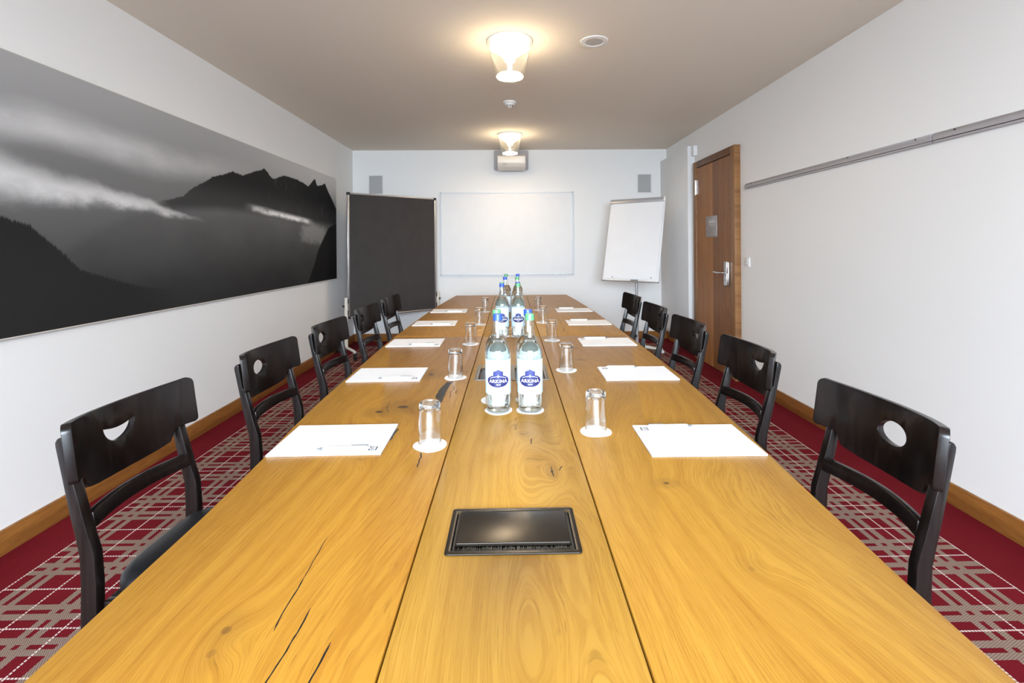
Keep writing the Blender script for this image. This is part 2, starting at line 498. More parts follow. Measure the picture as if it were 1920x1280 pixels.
    rd = y.curve([(lo, 0.5), (5.0, 0.8), (5.186, 0.958), (5.316, 1.108), (5.453, 1.292), (5.745, 1.534), (6.0, 1.60), (hi, 1.62)], lo, hi)
    rmk = (z - rd + (rough2 - 0.5) * 0.03).step(0.01, -0.02)
    v = mixv(rmk, v, (z * 0.0) + 0.13)
    v = v * (z.step(0.9, 1.35) * 0.14 + 0.86)
    lin = (v * 1.62 - 0.085).mx(0.02).pow(2.2)
    c = nt.nodes.new('ShaderNodeCombineColor')
    for i in range(3): nt.links.new((lin * (1.0, 0.995, 0.99)[i]).k, c.inputs[i])
    nt.links.new(c.outputs[0], b.inputs['Base Color'])
    b.inputs['Roughness'].default_value = 0.75
    b.inputs['Specular IOR Level'].default_value = 0.15
    return m
M_picture = picture_mat()

# ------------------------------------------------------------------ room shell
def struct(mb, name, m, parent=None, **k):
    o = mb.build(name, m, parent, **k)
    if parent is None: o['kind'] = 'structure'
    return o
T_ = 0.15
struct(MB().box(WL - T_, WR + T_, YB - T_, D + T_, -0.12, 0.0), 'floor', M_carpet)
struct(MB().box(WL - T_, WR + T_, YB - T_, D + T_, HC, HC + 0.15), 'ceiling', M_ceiling)
struct(MB().box(WL - T_, WL, YB - T_, D + T_, 0, HC), 'wall_left', M_wall)
struct(MB().box(WR, WR + T_, YB - T_, D + T_, 0, HC), 'wall_right', M_wall)
struct(MB().box(WL, WR, D, D + T_, 0, HC), 'wall_far', M_wall)
# rear wall (behind the camera) with a wide window
wx0, wx1, wz0, wz1 = -1.55, 1.55, 0.30, 2.45
rw = MB()
rw.box(WL, wx0, YB - T_, YB, 0, HC); rw.box(wx1, WR, YB - T_, YB, 0, HC)
rw.box(wx0, wx1, YB - T_, YB, 0, wz0); rw.box(wx0, wx1, YB - T_, YB, wz1, HC)
struct(rw, 'wall_rear', M_wall)
win = empty('window_1', (0, YB - 0.06, wz0), kind='structure')
fr = MB()
fr.box(wx0, wx1, -0.03, 0.03, 0, 0.06); fr.box(wx0, wx1, -0.03, 0.03, wz1 - wz0 - 0.06, wz1 - wz0)
fr.box(wx0, wx0 + 0.06, -0.03, 0.03, 0.06, wz1 - wz0 - 0.06); fr.box(wx1 - 0.06, wx1, -0.03, 0.03, 0.06, wz1 - wz0 - 0.06)
for mx_ in (-0.52, 0.52): fr.box(mx_ - 0.04, mx_ + 0.04, -0.03, 0.03, 0.06, wz1 - wz0 - 0.06)
fr.build('window_frame', M_white, win, bevel=0.003)
for a, c in ((wx0 + 0.06, -0.56), (-0.48, 0.48), (0.56, wx1 - 0.06)):
    MB().box(a, c, -0.004, 0.004, 0.06, wz1 - wz0 - 0.06).build('pane', M_pane, win)

SK = 0.105
def skirt(name, x0, x1, y0, y1, m):
    o = struct(MB().box(x0, x1, y0, y1, 0, SK), name, m, bevel=0.002)
    return o
skirt('baseboard_left', WL, WL + 0.016, YB, D, M_base_wood)
b1 = empty('baseboard_right', (0, 0, 0), kind='structure')
MB().box(WR - 0.016, WR, YB, 4.551, 0, SK).build('board', M_base_wood, b1, bevel=0.002)
MB().box(WR - 0.016, WR, 5.575, D, 0, SK).build('board', M_base_wood, b1, bevel=0.002)
skirt('baseboard_far', WL + 0.016, WR - 0.016, D - 0.016, D, M_base_back)

# white boxed panel in the far right corner
tp = empty('trim_1', (0, 0, 0), kind='structure')
MB().box(2.10, WR, 5.68, D, 0.165, 2.465).build('panel', M_panel, tp, bevel=0.004)
MB().box(2.14, WR, 5.60, 5.68, 2.34, 2.455).build('bracket', M_panel, tp, bevel=0.003)

# ------------------------------------------------------------------ door
DX = 2.125
door = empty('door_1', (0, 0, 0), kind='structure')
M_case = oak('door_casing_oak', [(4.6, 1.35, 0.02, 0.08, 0.05, 0.2)], 8.2, light=(0.32, 0.155, 0.058), dark=(0.165, 0.070, 0.024), axis='z', gloss=0.45)
zt = 2.245
MB().box(DX, WR, 4.551, 4.644, 0, zt).build('casing', M_case, door, bevel=0.002)
MB().box(DX, WR, 5.490, 5.577, 0, zt).build('casing', M_case, door, bevel=0.002)
M_case_top = oak('door_head_oak', [], 8.9, light=(0.19, 0.085, 0.035), dark=(0.10, 0.042, 0.016), axis='y', gloss=0.45)
MB().box(DX, WR, 4.644, 5.490, 2.174, zt).build('casing', M_case_top, door, bevel=0.002)
MB().box(DX + 0.03, WR, 4.644, 5.490, 0, 2.174).build('door_backing', M_void, door)
edges = [4.650, 4.775, 4.905, 5.056, 5.135, 5.218, 5.325, 5.484]
tones = [(0.235, 0.110, 0.044), (0.215, 0.100, 0.042), (0.19, 0.088, 0.038), (0.34, 0.165, 0.066), (0.29, 0.135, 0.053), (0.30, 0.150, 0.058), (0.27, 0.125, 0.050)]
pk = [[(4.71, 0.62, 0.02, 0.06, 0.03, 0.9)], [], [(4.98, 1.55, 0.03, 0.25, 0.03, 0.45)], [], [(5.17, 1.02, 0.012, 0.03, 0.02, 0.9)], [(5.26, 0.95, 0.02, 0.12, 0.03, 0.4)], [(5.41, 1.98, 0.035, 0.10, 0.05, 0.9), (5.38, 1.80, 0.02, 0.07, 0.02, 0.7)]]
for i in range(7):
    t = (tones[i][0] * 1.35, tones[i][1] * 1.17, tones[i][2] * 0.86)
    pm = oak('door_plank_oak_%d' % i, pk[i], 20 + i * 1.7, light=t, dark=tuple(c * 0.52 for c in t), axis='z', gloss=0.45, dark_knot=(0.03, 0.018, 0.01))
    MB().box(DX + 0.006, DX + 0.03, edges[i] + 0.0006, edges[i + 1] - 0.0006, 0.008, 2.166).build('plank', pm, door, bevel=0.0008, bseg=1)
# lock plate with lever
lk = MB(); lk.box(DX - 0.010, DX + 0.006, 4.625, 4.760, 0.905, 1.130)
# stands proud of the leaf: y range matched to the plate seen
lock = MB()
lock.prism(rrect(4.660, 4.765, 0.895, 1.130, 0.006, 3), 'x', DX - 0.012, DX + 0.006)
lock = lock.build('lock_plate', M_steel, door, bevel=0.002)
MB().prism(rrect(4.664, 4.712, 1.022, 1.127, 0.004, 3), 'x', DX - 0.026, DX - 0.012).build('lock_cover', M_steel, lock, bevel=0.002)
MB().prism(rrect(4.664, 4.712, 0.898, 1.018, 0.004, 3), 'x', DX - 0.026, DX - 0.012).build('lock_cover', M_steel, lock, bevel=0.002)
MB().tube([(DX - 0.012, 4.735, 1.018), (DX - 0.05, 4.738, 1.018), (DX - 0.056, 4.755, 1.018), (DX - 0.056, 4.80, 1.016), (DX - 0.056, 4.90, 1.022)], 0.0085, 12).build('lever', M_steel, lock, smooth=True)
MB().prism([(4.738 + 0.007 * math.cos(a * PI / 6), 0.945 + 0.012 * math.sin(a * PI / 6)) for a in range(12)], 'x', DX - 0.014, DX - 0.011).build('keyhole', M_black, lock)
for hz in (1.95, 0.30):
    h = MB(); h.tube([(DX - 0.008, 5.492, hz - 0.085), (DX - 0.008, 5.492, hz + 0.085)], 0.009, 12)
    h.box(DX - 0.003, DX + 0.006, 5.455, 5.492, hz - 0.08, hz + 0.08)
    h.build('hinge', M_steel, door, smooth=True)
sg = MB().prism(rrect(4.945, 5.215, 1.380, 1.600, 0.003, 2), 'x', DX - 0.002, DX + 0.006).build('door_sign', M_sign, door, bevel=0.001)
st = MB()
for (a, c, z0, z1) in ((4.99, 5.13, 1.560, 1.566), (4.985, 5.14, 1.528, 1.550), (4.985, 5.14, 1.512, 1.517), (4.985, 5.14, 1.500, 1.505),
                       (4.96, 4.98, 1.40, 1.407), (4.96, 4.98, 1.415, 1.422), (4.96, 4.98, 1.43, 1.437), (5.01, 5.03, 1.40, 1.407), (5.01, 5.03, 1.415, 1.422), (5.01, 5.03, 1.43, 1.437),
                       (5.06, 5.08, 1.40, 1.407), (5.06, 5.08, 1.415, 1.422), (5.165, 5.175, 1.47, 1.48)):
    st.box(DX - 0.0026, DX - 0.0018, a, c, z0, z1)
st.build('lettering', M_signtext, sg)

# ------------------------------------------------------------------ wall rail on the right
def rail(y0, y1, label):
    t = empty('picture_rail', (WR, y0, 1.806), label=label, cat='rail', group='rails along the right wall')
    L = y1 - y0
    prof = [(0, 0.012), (-0.022, 0.012), (-0.022, 0.030), (-0.010, 0.050), (0, 0.050)]
    MB().prism([(u, v) for u, v in prof], 'y', 0, L).build('rail_body', M_rail, t, bevel=0.001, bseg=1)
    MB().box(-0.020, 0, 0.0, L, 0.0, 0.009).build('lower_lip', M_rail, t)
    MB().box(-0.012, 0, 0.0, L, 0.009, 0.012).build('slot', M_void, t)
    for k in (0.10, 0.62, L - 0.12) if L > 1.5 else (0.3,):
        a = [(k + 0.004 * math.cos(i * PI / 4), 0.040 + 0.004 * math.sin(i * PI / 4)) for i in range(8)]
        MB().prism(a, 'x', -0.0185, -0.012).build('screw_hole', M_void, t)
rail(2.452, 4.433, 'grey aluminium rail length on right wall, the part nearer the wooden door')
rail(-0.2, 2.444, 'grey aluminium rail length on right wall, running out past the frame edge')

# light switch
sw = empty('light_switch', (WR, 4.42, 1.09), label='small white double light switch on the wall beside the door', cat='switch')
MB().prism(rrect(-0.044, 0.044, 0, 0.088, 0.006, 3), 'x', -0.009, 0).build('switch_plate', M_white, sw, bevel=0.002)
MB().box(-0.013, -0.009, -0.026, 0.026, 0.046, 0.070).build('rocker', M_white, sw, bevel=0.002)
MB().box(-0.013, -0.009, -0.026, 0.026, 0.018, 0.042).build('rocker', M_white, sw, bevel=0.002)

# ------------------------------------------------------------------ mountain picture on the left wall
pic = empty('wall_picture', (WL, 3.6, 0.918), label='huge black and white mountain photograph panel with clouds on the left wall', cat='picture')
PY0, PY1, PH = 0.95 - 3.6, 6.004 - 3.6, 1.226
MB().box(0.0, 0.022, PY0 + 0.02, PY1 - 0.02, 0.02, PH - 0.02).build('stretcher', M_white, pic)
MB().box(0.022, 0.0248, PY0, PY1, 0.0, PH).build('print', M_picture, pic)
e = MB()
e.box(0.004, 0.0256, PY0 - 0.003, PY1 + 0.003, -0.005, 0.0); e.box(0.004, 0.0256, PY0 - 0.003, PY1 + 0.003, PH, PH + 0.003)
e.box(0.004, 0.0256, PY0 - 0.003, PY0, 0, PH); e.box(0.004, 0.0256, PY1, PY1 + 0.003, 0, PH)
e.build('frame', M_cream, pic)

# ------------------------------------------------------------------ whiteboard
wbd = empty('whiteboard', (-0.045, D, 0.905), label='large blank white enamel board with thin silver frame on far wall', cat='whiteboard')
W2, WH = 0.917, 1.143
MB().box(-W2 + 0.01, W2 - 0.01, -0.016, 0, 0.01, WH - 0.01).build('board_surface', M_board, wbd)
f = MB()
f.box(-W2, W2, -0.024, 0, 0, 0.012); f.box(-W2, W2, -0.024, 0, WH - 0.012, WH)
f.box(-W2, -W2 + 0.012, -0.024, 0, 0.012, WH - 0.012); f.box(W2 - 0.012, W2, -0.024, 0, 0.012, WH - 0.012)
f.build('frame', mat('pale_frame_metal', (0.50, 0.52, 0.54), 0.4, metal=0.2, vary=0.01), wbd, bevel=0.001, bseg=1)
for sx_ in (-1, 1):
    for z_ in (0, WH):
        MB().box(sx_ * W2 - 0.010 + 0.006 * -sx_, sx_ * W2 + 0.010 + 0.006 * -sx_, -0.027, -0.001, z_ - 0.008 + (0.004 if z_ == 0 else -0.004), z_ + 0.008 + (0.004 if z_ == 0 else -0.004)).build('corner_cap', M_grey_metal, wbd, bevel=0.002)
for x_ in (-0.68, 0.60, 0.70):
    MB().box(x_, x_ + 0.05, -0.028, -0.02, -0.004, 0.006).build('clip', M_grey_metal, wbd)

# ------------------------------------------------------------------ wall speakers
for k, (xc, lab) in enumerate(((-1.852, 'grey flush speaker grille on far wall above the dark pinboard'), (1.872, 'grey flush speaker grille on far wall above the flipchart'))):
    s = empty('wall_speaker', (xc, D, 2.020), label=lab, cat='speaker', group='flush wall speakers')
    f = MB(); w = 0.107; h = 0.280
    f.box(-w, w, -0.010, 0, 0, 0.016); f.box(-w, w, -0.010, 0, h - 0.016, h)
    f.box(-w, -w + 0.016, -0.010, 0, 0.016, h - 0.016); f.box(w - 0.016, w, -0.010, 0, 0.016, h - 0.016)
    f.build('frame', M_panel, s, bevel=0.001, bseg=1)
    MB().box(-w + 0.016, w - 0.016, -0.006, 0, 0.016, h - 0.016).build('grille', M_grille, s)

# ------------------------------------------------------------------ projector
pr = empty('projector', (0.02, D, 2.30), label='white projector on a grey wall plate above the whiteboard', cat='projector')
MB().prism(rrect(-0.238, 0.236, 0.052, 0.322, 0.02, 4), 'y', -0.03, 0).build('wall_plate', M_greyplate, pr, bevel=0.003)
body = MB().prism([(-0.05, 0.035), (-0.26, 0.02), (-0.37, 0.045), (-0.416, 0.085), (-0.41, 0.178), (-0.34, 0.195), (-0.05, 0.195)], 'x', -0.182, 0.188)
body = body.build('projector_body', M_proj, pr, bevel=0.012, bseg=3)
MB().box(-0.06, 0.06, -0.06, -0.02, 0.09, 0.17).build('mount_arm', M_greyplate, pr)
MB().box(-0.172, 0.178, -0.4185, -0.4125, 0.094, 0.160).build('vent_panel', M_white, body, bevel=0.002)

def text_mesh(s, size, extr=0.0004, offs=0.0, space=1.0):
    cu = bpy.data.curves.new('lettering', 'FONT'); cu.body = s; cu.size = size; cu.extrude = extr
    cu.align_x = 'CENTER'; cu.offset = offs; cu.space_character = space; cu.resolution_u = 3
    o = bpy.data.objects.new('tmp', cu); COL.objects.link(o)
    dg = bpy.context.evaluated_depsgraph_get()
    me = bpy.data.meshes.new_from_object(o.evaluated_get(dg))
    bpy.data.objects.remove(o, do_unlink=True); bpy.data.curves.remove(cu)
    return me
tm = text_mesh('EPSON', 0.016, 0.0006)
for v in tm.vertices: v.co = Vector((v.co.x - 0.085, -0.4035 + 0.8 * 0.0 - v.co.z, v.co.y + 0.066))
# follow the sloping lower front
for v in tm.vertices: v.co.y = -0.37 - (v.co.z - 0.045) / 0.040 * 0.046 - 0.0025 + (v.co.y + 0.4035)
link('lettering', tm, M_ink, body)

# ------------------------------------------------------------------ ceiling lamps
def ceiling_lamp(loc, label):
    t = empty('ceiling_lamp', loc, label=label, cat='lamp', group='clear glass ceiling lamps')
    MB().lathe([(0.0, 0.0), (0.150, 0.0), (0.150, -0.008), (0.140, -0.018), (0.118, -0.022), (0.112, -0.040), (0.0, -0.040)], 48).build('ceiling_plate', M_white, t, smooth=True)
    MB().lathe([(0.138, -0.042), (0.141, -0.042), (0.0935, -0.236), (0.0905, -0.236)], 48, closed=True).build('glass_shade', M_shade, t, smooth=True)
    MB().lathe([(0.132, -0.040), (0.132, -0.046), (0.112, -0.052), (0.075, -0.080), (0.045, -0.104), (0.0, -0.108)], 40).build('reflector', M_glow_cone, t, smooth=True)
    MB().tube([(0, 0, -0.104), (0, 0, -0.222)], 0.011, 16).build('stem', M_white, t, smooth=True)
    MB().lathe([(0.0, -0.118), (0.036, -0.118), (0.036, -0.128), (0.030, -0.134), (0.0, -0.134)], 32).build('socket_ring', M_white, t, smooth=True)
    MB().lathe([(0.0, -0.222), (0.082, -0.222), (0.087, -0.228), (0.087, -0.2315), (0.0, -0.2315)], 40).build('diffuser_top', M_glow_top, t, smooth=True)
    MB().lathe([(0.0, -0.232), (0.086, -0.232), (0.086, -0.2335), (0.0, -0.236)], 40).build('diffuser', M_glow_disc, t, smooth=True)
    return t
ceiling_lamp((0.005, 3.172, HC), 'round ceiling lamp with clear glass shade nearer the camera, beside the round vent')
ceiling_lamp((0.004, 5.78, HC), 'round ceiling lamp with clear glass shade directly before the projector')

sd = empty('smoke_detector', (0.003, 4.492, HC), label='small white round smoke detector on ceiling between the two lamps', cat='detector')
MB().lathe([(0, 0), (0.060, 0), (0.060, -0.012), (0.050, -0.020), (0.0, -0.020)], 36).build('detector_base', M_white, sd, smooth=True)
MB().lathe([(0.044, -0.020), (0.040, -0.032), (0.028, -0.034), (0.028, -0.046), (0.018, -0.052), (0, -0.053)], 36).build('detector_head', M_white, sd, smooth=True)
for k in range(8):
    a = k * PI / 4 + 0.2
    c, s_ = math.cos(a), math.sin(a)
    m = MB().box(-0.004, 0.004, -0.002, 0.002, -0.045, -0.036)
    m.v = [((x * -s_ + (0.0285 + y) * c), (x * c + (0.0285 + y) * s_), z) for x, y, z in m.v]
    m.build('slot', M_void, sd)

vt = empty('ceiling_vent', (0.560, 3.172, HC), label='round white perforated speaker vent in the ceiling', cat='vent')
MB().lathe([(0, 0), (0.093, 0), (0.090, -0.005), (0.064, -0.007), (0.062, -0.004), (0, -0.004)], 44).build('cover', M_white, vt, smooth=True)
hm = MB()
for i in range(-9, 10):
    for j in range(-9, 10):
        x_, y_ = i * 0.0068 + (j % 2) * 0.0034, j * 0.0062
        if x_ * x_ + y_ * y_ < 0.0565 ** 2:
            hm.prism([(x_ + 0.0015 * math.cos(a * PI / 3), y_ + 0.0015 * math.sin(a * PI / 3)) for a in range(6)], 'z', -0.0048, -0.0042)
tag(hm.build('perforation', M_void, vt), kind='stuff')

# ------------------------------------------------------------------ conference tables
LEFT = [(0.395, 0.605), (0.6, 0.613), (0.8, 0.619), (1.0, 0.624), (1.27, 0.642), (1.5, 0.663), (1.75, 0.677), (2.23, 0.690), (2.6, 0.701), (2.93, 0.706), (3.3, 0.702), (3.8, 0.695), (4.25, 0.681), (4.8, 0.655), (5.2, 0.628), (5.43, 0.612)]
RIGHT = [(0.395, 0.610), (0.6, 0.620), (0.78, 0.629), (1.0, 0.645), (1.38, 0.675), (1.6, 0.689), (1.75, 0.697), (2.04, 0.705), (2.4, 0.708), (2.93, 0.708), (3.34, 0.706), (3.9, 0.697), (4.4, 0.682), (4.8, 0.663), (5.2, 0.640), (5.43, 0.624)]
def interp(tab, y):
    for (a, va), (b_, vb) in zip(tab, tab[1:]):
        if y <= b_: return va + (vb - va) * (y - a) / (b_ - a)
    return tab[-1][1]
GL, GR, GAP = -0.1715, 0.1742, 0.0016
TZ, TH = 0.75, 0.040
def slab(cells_x, cells_y, holes, z0, z1):
    """grid slab with rectangular holes (in cell coordinates x0,x1,y0,y1)"""
    m = MB()
    xs = sorted(set(cells_x)); ys = sorted(set(cells_y))
    idx = {}
    def vid(i, j, t):
        k = (i, j, t)
        if k not in idx:
            idx[k] = len(m.v); m.v.append((xs[i], ys[j], z1 if t else z0))
        return idx[k]
    def solid(i, j):
        if i < 0 or j < 0 or i >= len(xs) - 1 or j >= len(ys) - 1: return False
        cx, cyy = (xs[i] + xs[i + 1]) / 2, (ys[j] + ys[j + 1]) / 2
        return not any(a < cx < b_ and c < cyy < d for a, b_, c, d in holes)
    for i in range(len(xs) - 1):
        for j in range(len(ys) - 1):
            if not solid(i, j): continue
            m.f.append((vid(i, j, 1), vid(i + 1, j, 1), vid(i + 1, j + 1, 1), vid(i, j + 1, 1)))
            m.f.append((vid(i, j, 0), vid(i, j + 1, 0), vid(i + 1, j + 1, 0), vid(i + 1, j, 0)))
            if not solid(i - 1, j): m.f.append((vid(i, j, 0), vid(i, j, 1), vid(i, j + 1, 1), vid(i, j + 1, 0)))
            if not solid(i + 1, j): m.f.append((vid(i + 1, j, 0), vid(i + 1, j + 1, 0), vid(i + 1, j + 1, 1), vid(i + 1, j, 1)))
            if not solid(i, j - 1): m.f.append((vid(i, j, 0), vid(i + 1, j, 0), vid(i + 1, j, 1), vid(i, j, 1)))
            if not solid(i, j + 1): m.f.append((vid(i, j + 1, 0), vid(i, j + 1, 1), vid(i + 1, j + 1, 1), vid(i + 1, j + 1, 0)))
    return m
KN = {  # knots per board, in table coordinates (world x,y)
    ('L', 0): [(-0.406, 0.692, 0.035, 0.050, 0.060, 0.55), (-0.403, 0.652, 0.030, 0.04, 0.03, 0.35), (-0.438, 1.599, 0.062, 0.062, 0.05, 1.0), (-0.368, 1.645, 0.092, 0.085, 0.06, 0.95),
               (-0.345, 1.40, 0.03, 0.05, 0.03, 0.6), (-0.34, 2.063, 0.062, 0.095, 0.04, 0.95), (-0.538, 2.511, 0.05, 0.05, 0.05, 0.6), (-0.388, 1.242, 0.030, 0.03, 0.03, 0.4), (-0.30, 0.62, 0.09, 0.3, 0.10, 0.0), (-0.45, 2.55, 0.12, 0.22, -0.12, 0.0)],
    ('M', 0): [(0.011, 1.464, 0.045, 0.05, 0.07, 0.55), (0.031, 1.398, 0.035, 0.03, 0.035, 0.5), (0.096, 1.162, 0.018, 0.05, 0.03, 0.9), (0.0, 0.62, 0.06, 0.26, 0.16, 0.0), (0.01, 1.22, 0.07, 0.22, 0.15, 0.0), (0.02, 2.55, 0.07, 0.3, 0.13, 0.0)],
    ('R', 0): [(0.351, 1.096, 0.035, 0.030, 0.03, 0.8), (0.399, 0.801, 0.030, 0.035, 0.03, 0.28), (0.42, 1.00, 0.11, 0.28, 0.12, 0.0), (0.338, 2.566, 0.035, 0.03, 0.03, 0.8), (0.33, 2.303, 0.045, 0.035, 0.03, 0.85), (0.45, 1.90, 0.12, 0.25, -0.12, 0.0)],
    ('L', 1): [(-0.40, 3.35, 0.09, 0.22, 0.12, 0.15), (-0.36, 4.55, 0.08, 0.2, 0.1, 0.1)],
    ('M', 1): [(0.03, 3.30, 0.06, 0.25, 0.12, 0.0), (0.0, 4.6, 0.06, 0.25, 0.12, 0.0)],
    ('R', 1): [(0.36, 3.20, 0.05, 0.2, 0.06, 0.2), (0.40, 4.7, 0.08, 0.2, 0.1, 0.0)],
}
def table(idx, y0, y1, label, holes):
    yc = (y0 + y1) / 2
    t = empty('conference_table', (0, yc, 0), label=label, cat='table', group='oak conference tables joined end to end')
    n = 26
    ys = [y0 + (y1 - y0) * i / n for i in range(n + 1)]
    offs = {'L': 2.3, 'M': 11.7, 'R': 31.9}
    boards = {}
    for side in 'LMR':
        kn = [(a, b_ - yc, c, d, e_, f_) for a, b_, c, d, e_, f_ in KN[(side, idx)]]
        lt = {'L': (0.385, 0.188, 0.022), 'M': (0.405, 0.215, 0.033), 'R': (0.395, 0.200, 0.027)}[side]
        dk = {'L': (0.270, 0.106, 0.0085), 'M': (0.295, 0.135, 0.016), 'R': (0.280, 0.120, 0.012)}[side]
        bm_ = oak('oak_%s%d' % (side, idx), kn, offs[side] + idx * 3.3, light=lt, dark=dk)
        if side == 'M':
            xs = [GL + GAP, GR - GAP]; yy = [y0, y1]; hh = []
            for (a, b_, c, d) in holes:
                xs += [a, b_]; yy += [c, d]; hh.append((a, b_, c, d))
            mb = slab(xs, yy, hh, TZ - TH, TZ)
        else:
            if side == 'L': pts = [(-interp(LEFT, y), y) for y in ys] + [(GL - GAP, y1), (GL - GAP, y0)]
            else: pts = [(interp(RIGHT, y), y) for y in ys] + [(GR + GAP, y1), (GR + GAP, y0)]
            mb = MB().prism(pts, 'z', TZ - TH, TZ)
        mb.v = [(x, y - yc, z) for x, y, z in mb.v]
        boards[side] = mb.build('board', bm_, t, bevel=0.0016, bseg=2)
        if side == 'M': boards[side].data.materials[0] = bm_
    # understructure: frame and four legs
    fm = MB()
    fm.box(-0.50, 0.50, y0 + 0.10 - yc, y0 + 0.16 - yc, 0.64, TZ - TH); fm.box(-0.50, 0.50, y1 - 0.16 - yc, y1 - 0.10 - yc, 0.64, TZ - TH)
    fm.box(-0.50, -0.45, y0 + 0.16 - yc, y1 - 0.16 - yc, 0.64, TZ - TH); fm.box(0.45, 0.50, y0 + 0.16 - yc, y1 - 0.16 - yc, 0.64, TZ - TH)
    fm.build('apron', M_base_wood, t, bevel=0.003)
    for sx_ in (-1, 1):
        for yl in (y0 + 0.13, y1 - 0.13):
            MB().box(sx_ * 0.47 - 0.035, sx_ * 0.47 + 0.035, yl - 0.035 - yc, yl + 0.035 - yc, 0, 0.64).build('leg', M_base_wood, t, bevel=0.004)
    return t, boards, yc
YJ = 2.927
t1, bd1, yc1 = table(0, 0.395, YJ - 0.0015, 'near oak table with a black cable box and dark cracks in its left board',
                     [(-0.112, 0.114, 0.857, 0.985), (-0.138, -0.022, 1.970, 2.192), (0.014, 0.141, 1.966, 2.190)])
t2, bd2, yc2 = table(1, YJ + 0.0015, 5.43, 'far oak table beyond the cross joint, its end before the whiteboard', [])

def ribbon(pts, w, z, h=0.0005):
    m = MB(); n = len(pts); L = []; R = []
    for i, p in enumerate(pts):
        a = Vector(pts[max(0, i - 1)]); b_ = Vector(pts[min(n - 1, i + 1)])
        d = (b_ - a).normalized(); q = Vector((-d.y, d.x))
        ww = w * (0.15 if i in (0, n - 1) else 0.6 + 0.4 * random.random())
        L.append(Vector(p) + q * ww); R.append(Vector(p) - q * ww)
    return m.prism([tuple(v) for v in L] + [tuple(v) for v in reversed(R)], 'z', z - 0.002, z + h)
def jitter(pts, k, amp):
    out = []
    for (a, b_) in zip(pts, pts[1:]):
        for i in range(k):
            t = i / k
            out.append((a[0] + (b_[0] - a[0]) * t + random.uniform(-amp, amp) * (0 if i == 0 and not out else 1), a[1] + (b_[1] - a[1]) * t))
    out.append(pts[-1]); return out
def crack(board, yc, pts, w, k=3, amp=0.0006, name='crack', m=M_crack):
    mb = ribbon(jitter(pts, k, amp), w, TZ, 0.0002)
    mb.v = [(x, y - yc, z) for x, y, z in mb.v]
    mb.build(name, m, board)
BL, BM_, BR = bd1['L'], bd1['M'], bd1['R']
crack(BL, yc1, [(-0.3465, 0.912), (-0.344, 0.841), (-0.342, 0.793)], 0.0010)
crack(BL, yc1, [(-0.3425, 0.800), (-0.341, 0.761), (-0.342, 0.722), (-0.338, 0.688)], 0.0013)
crack(BL, yc1, [(-0.304, 0.731), (-0.303, 0.693), (-0.304, 0.669), (-0.305, 0.646), (-0.309, 0.603), (-0.311, 0.56), (-0.309, 0.50)], 0.0014)
crack(BL, yc1, [(-0.250, 0.667), (-0.252, 0.637), (-0.255, 0.600), (-0.258, 0.55)], 0.0015)
crack(BL, yc1, [(-0.424, 1.700), (-0.424, 1.654), (-0.416, 1.625), (-0.404, 1.592)], 0.0010)
crack(BL, yc1, [(-0.4045, 1.722), (-0.408, 1.688)], 0.0010)
crack(BL, yc1, [(-0.3725, 1.713), (-0.373, 1.682)], 0.0010)
crack(BL, yc1, [(-0.239, 1.280), (-0.235, 1.250), (-0.236, 1.232), (-0.231, 1.190)], 0.0020, amp=0.002)
crack(BM_, yc1, [(0.0160, 1.534), (0.0130, 1.515), (0.011, 1.500)], 0.0012)
crack(BM_, yc1, [(0.0125, 1.452), (0.013, 1.440), (0.009, 1.425)], 0.0012)
crack(BM_, yc1, [(0.057, 1.364), (0.054, 1.345), (0.053, 1.322)], 0.0016, amp=0.0015)
crack(BM_, yc1, [(0.0965, 1.190), (0.0955, 1.160), (0.099, 1.132)], 0.0014)
crack(BM_, yc1, [(0.124, 1.190), (0.118, 1.178), (0.113, 1.164)], 0.0014)
crack(BL, yc1, [(-0.338, 1.448), (-0.341, 1.43), (-0.344, 1.40), (-0.343, 1.36)], 0.0050, name='filler', m=M_filler)
blob = [(-0.232, 1.960), (-0.259, 1.939), (-0.268, 1.887), (-0.275, 1.833), (-0.2755, 1.761), (-0.270, 1.735), (-0.258, 1.722), (-0.247, 1.672), (-0.243, 1.70), (-0.2445, 1.740), (-0.243, 1.821), (-0.240, 1.898)]
bm2 = []
for a, b_ in zip(blob, blob[1:] + blob[:1]):
    for i in range(4):
        t = i / 4; bm2.append((a[0] + (b_[0] - a[0]) * t + random.uniform(-1, 1) * 0.0016, a[1] + (b_[1] - a[1]) * t))
q = MB().prism(bm2, 'z', TZ - 0.002, TZ + 0.0003); q.v = [(x, y - yc1, z) for x, y, z in q.v]
q.build('filler', M_filler, BL)
for pts in ([(-0.222, 1.90), (-0.225, 1.875), (-0.219, 1.85), (-0.226, 1.81), (-0.222, 1.77), (-0.223, 1.74)], [(-0.205, 1.84), (-0.208, 1.80), (-0.199, 1.79)], [(-0.178, 1.93), (-0.200, 1.935)], [(-0.19, 2.13), (-0.193, 2.10), (-0.189, 2.07)], [(-0.203, 2.12), (-0.207, 2.08)]):
    crack(BL, yc1, pts, 0.0014, amp=0.002)
crack(bd2['R'], yc2, [(0.366, 3.83), (0.358, 3.60), (0.351, 3.357), (0.346, 3.20)], 0.0011, amp=0.001)
crack(bd2['R'], yc2, [(0.347, 3.20), (0.341, 3.045)], 0.0022, amp=0.001)
crack(bd2['R'], yc2, [(0.346, 2.99), (0.349, 2.932)], 0.0018, amp=0.001)

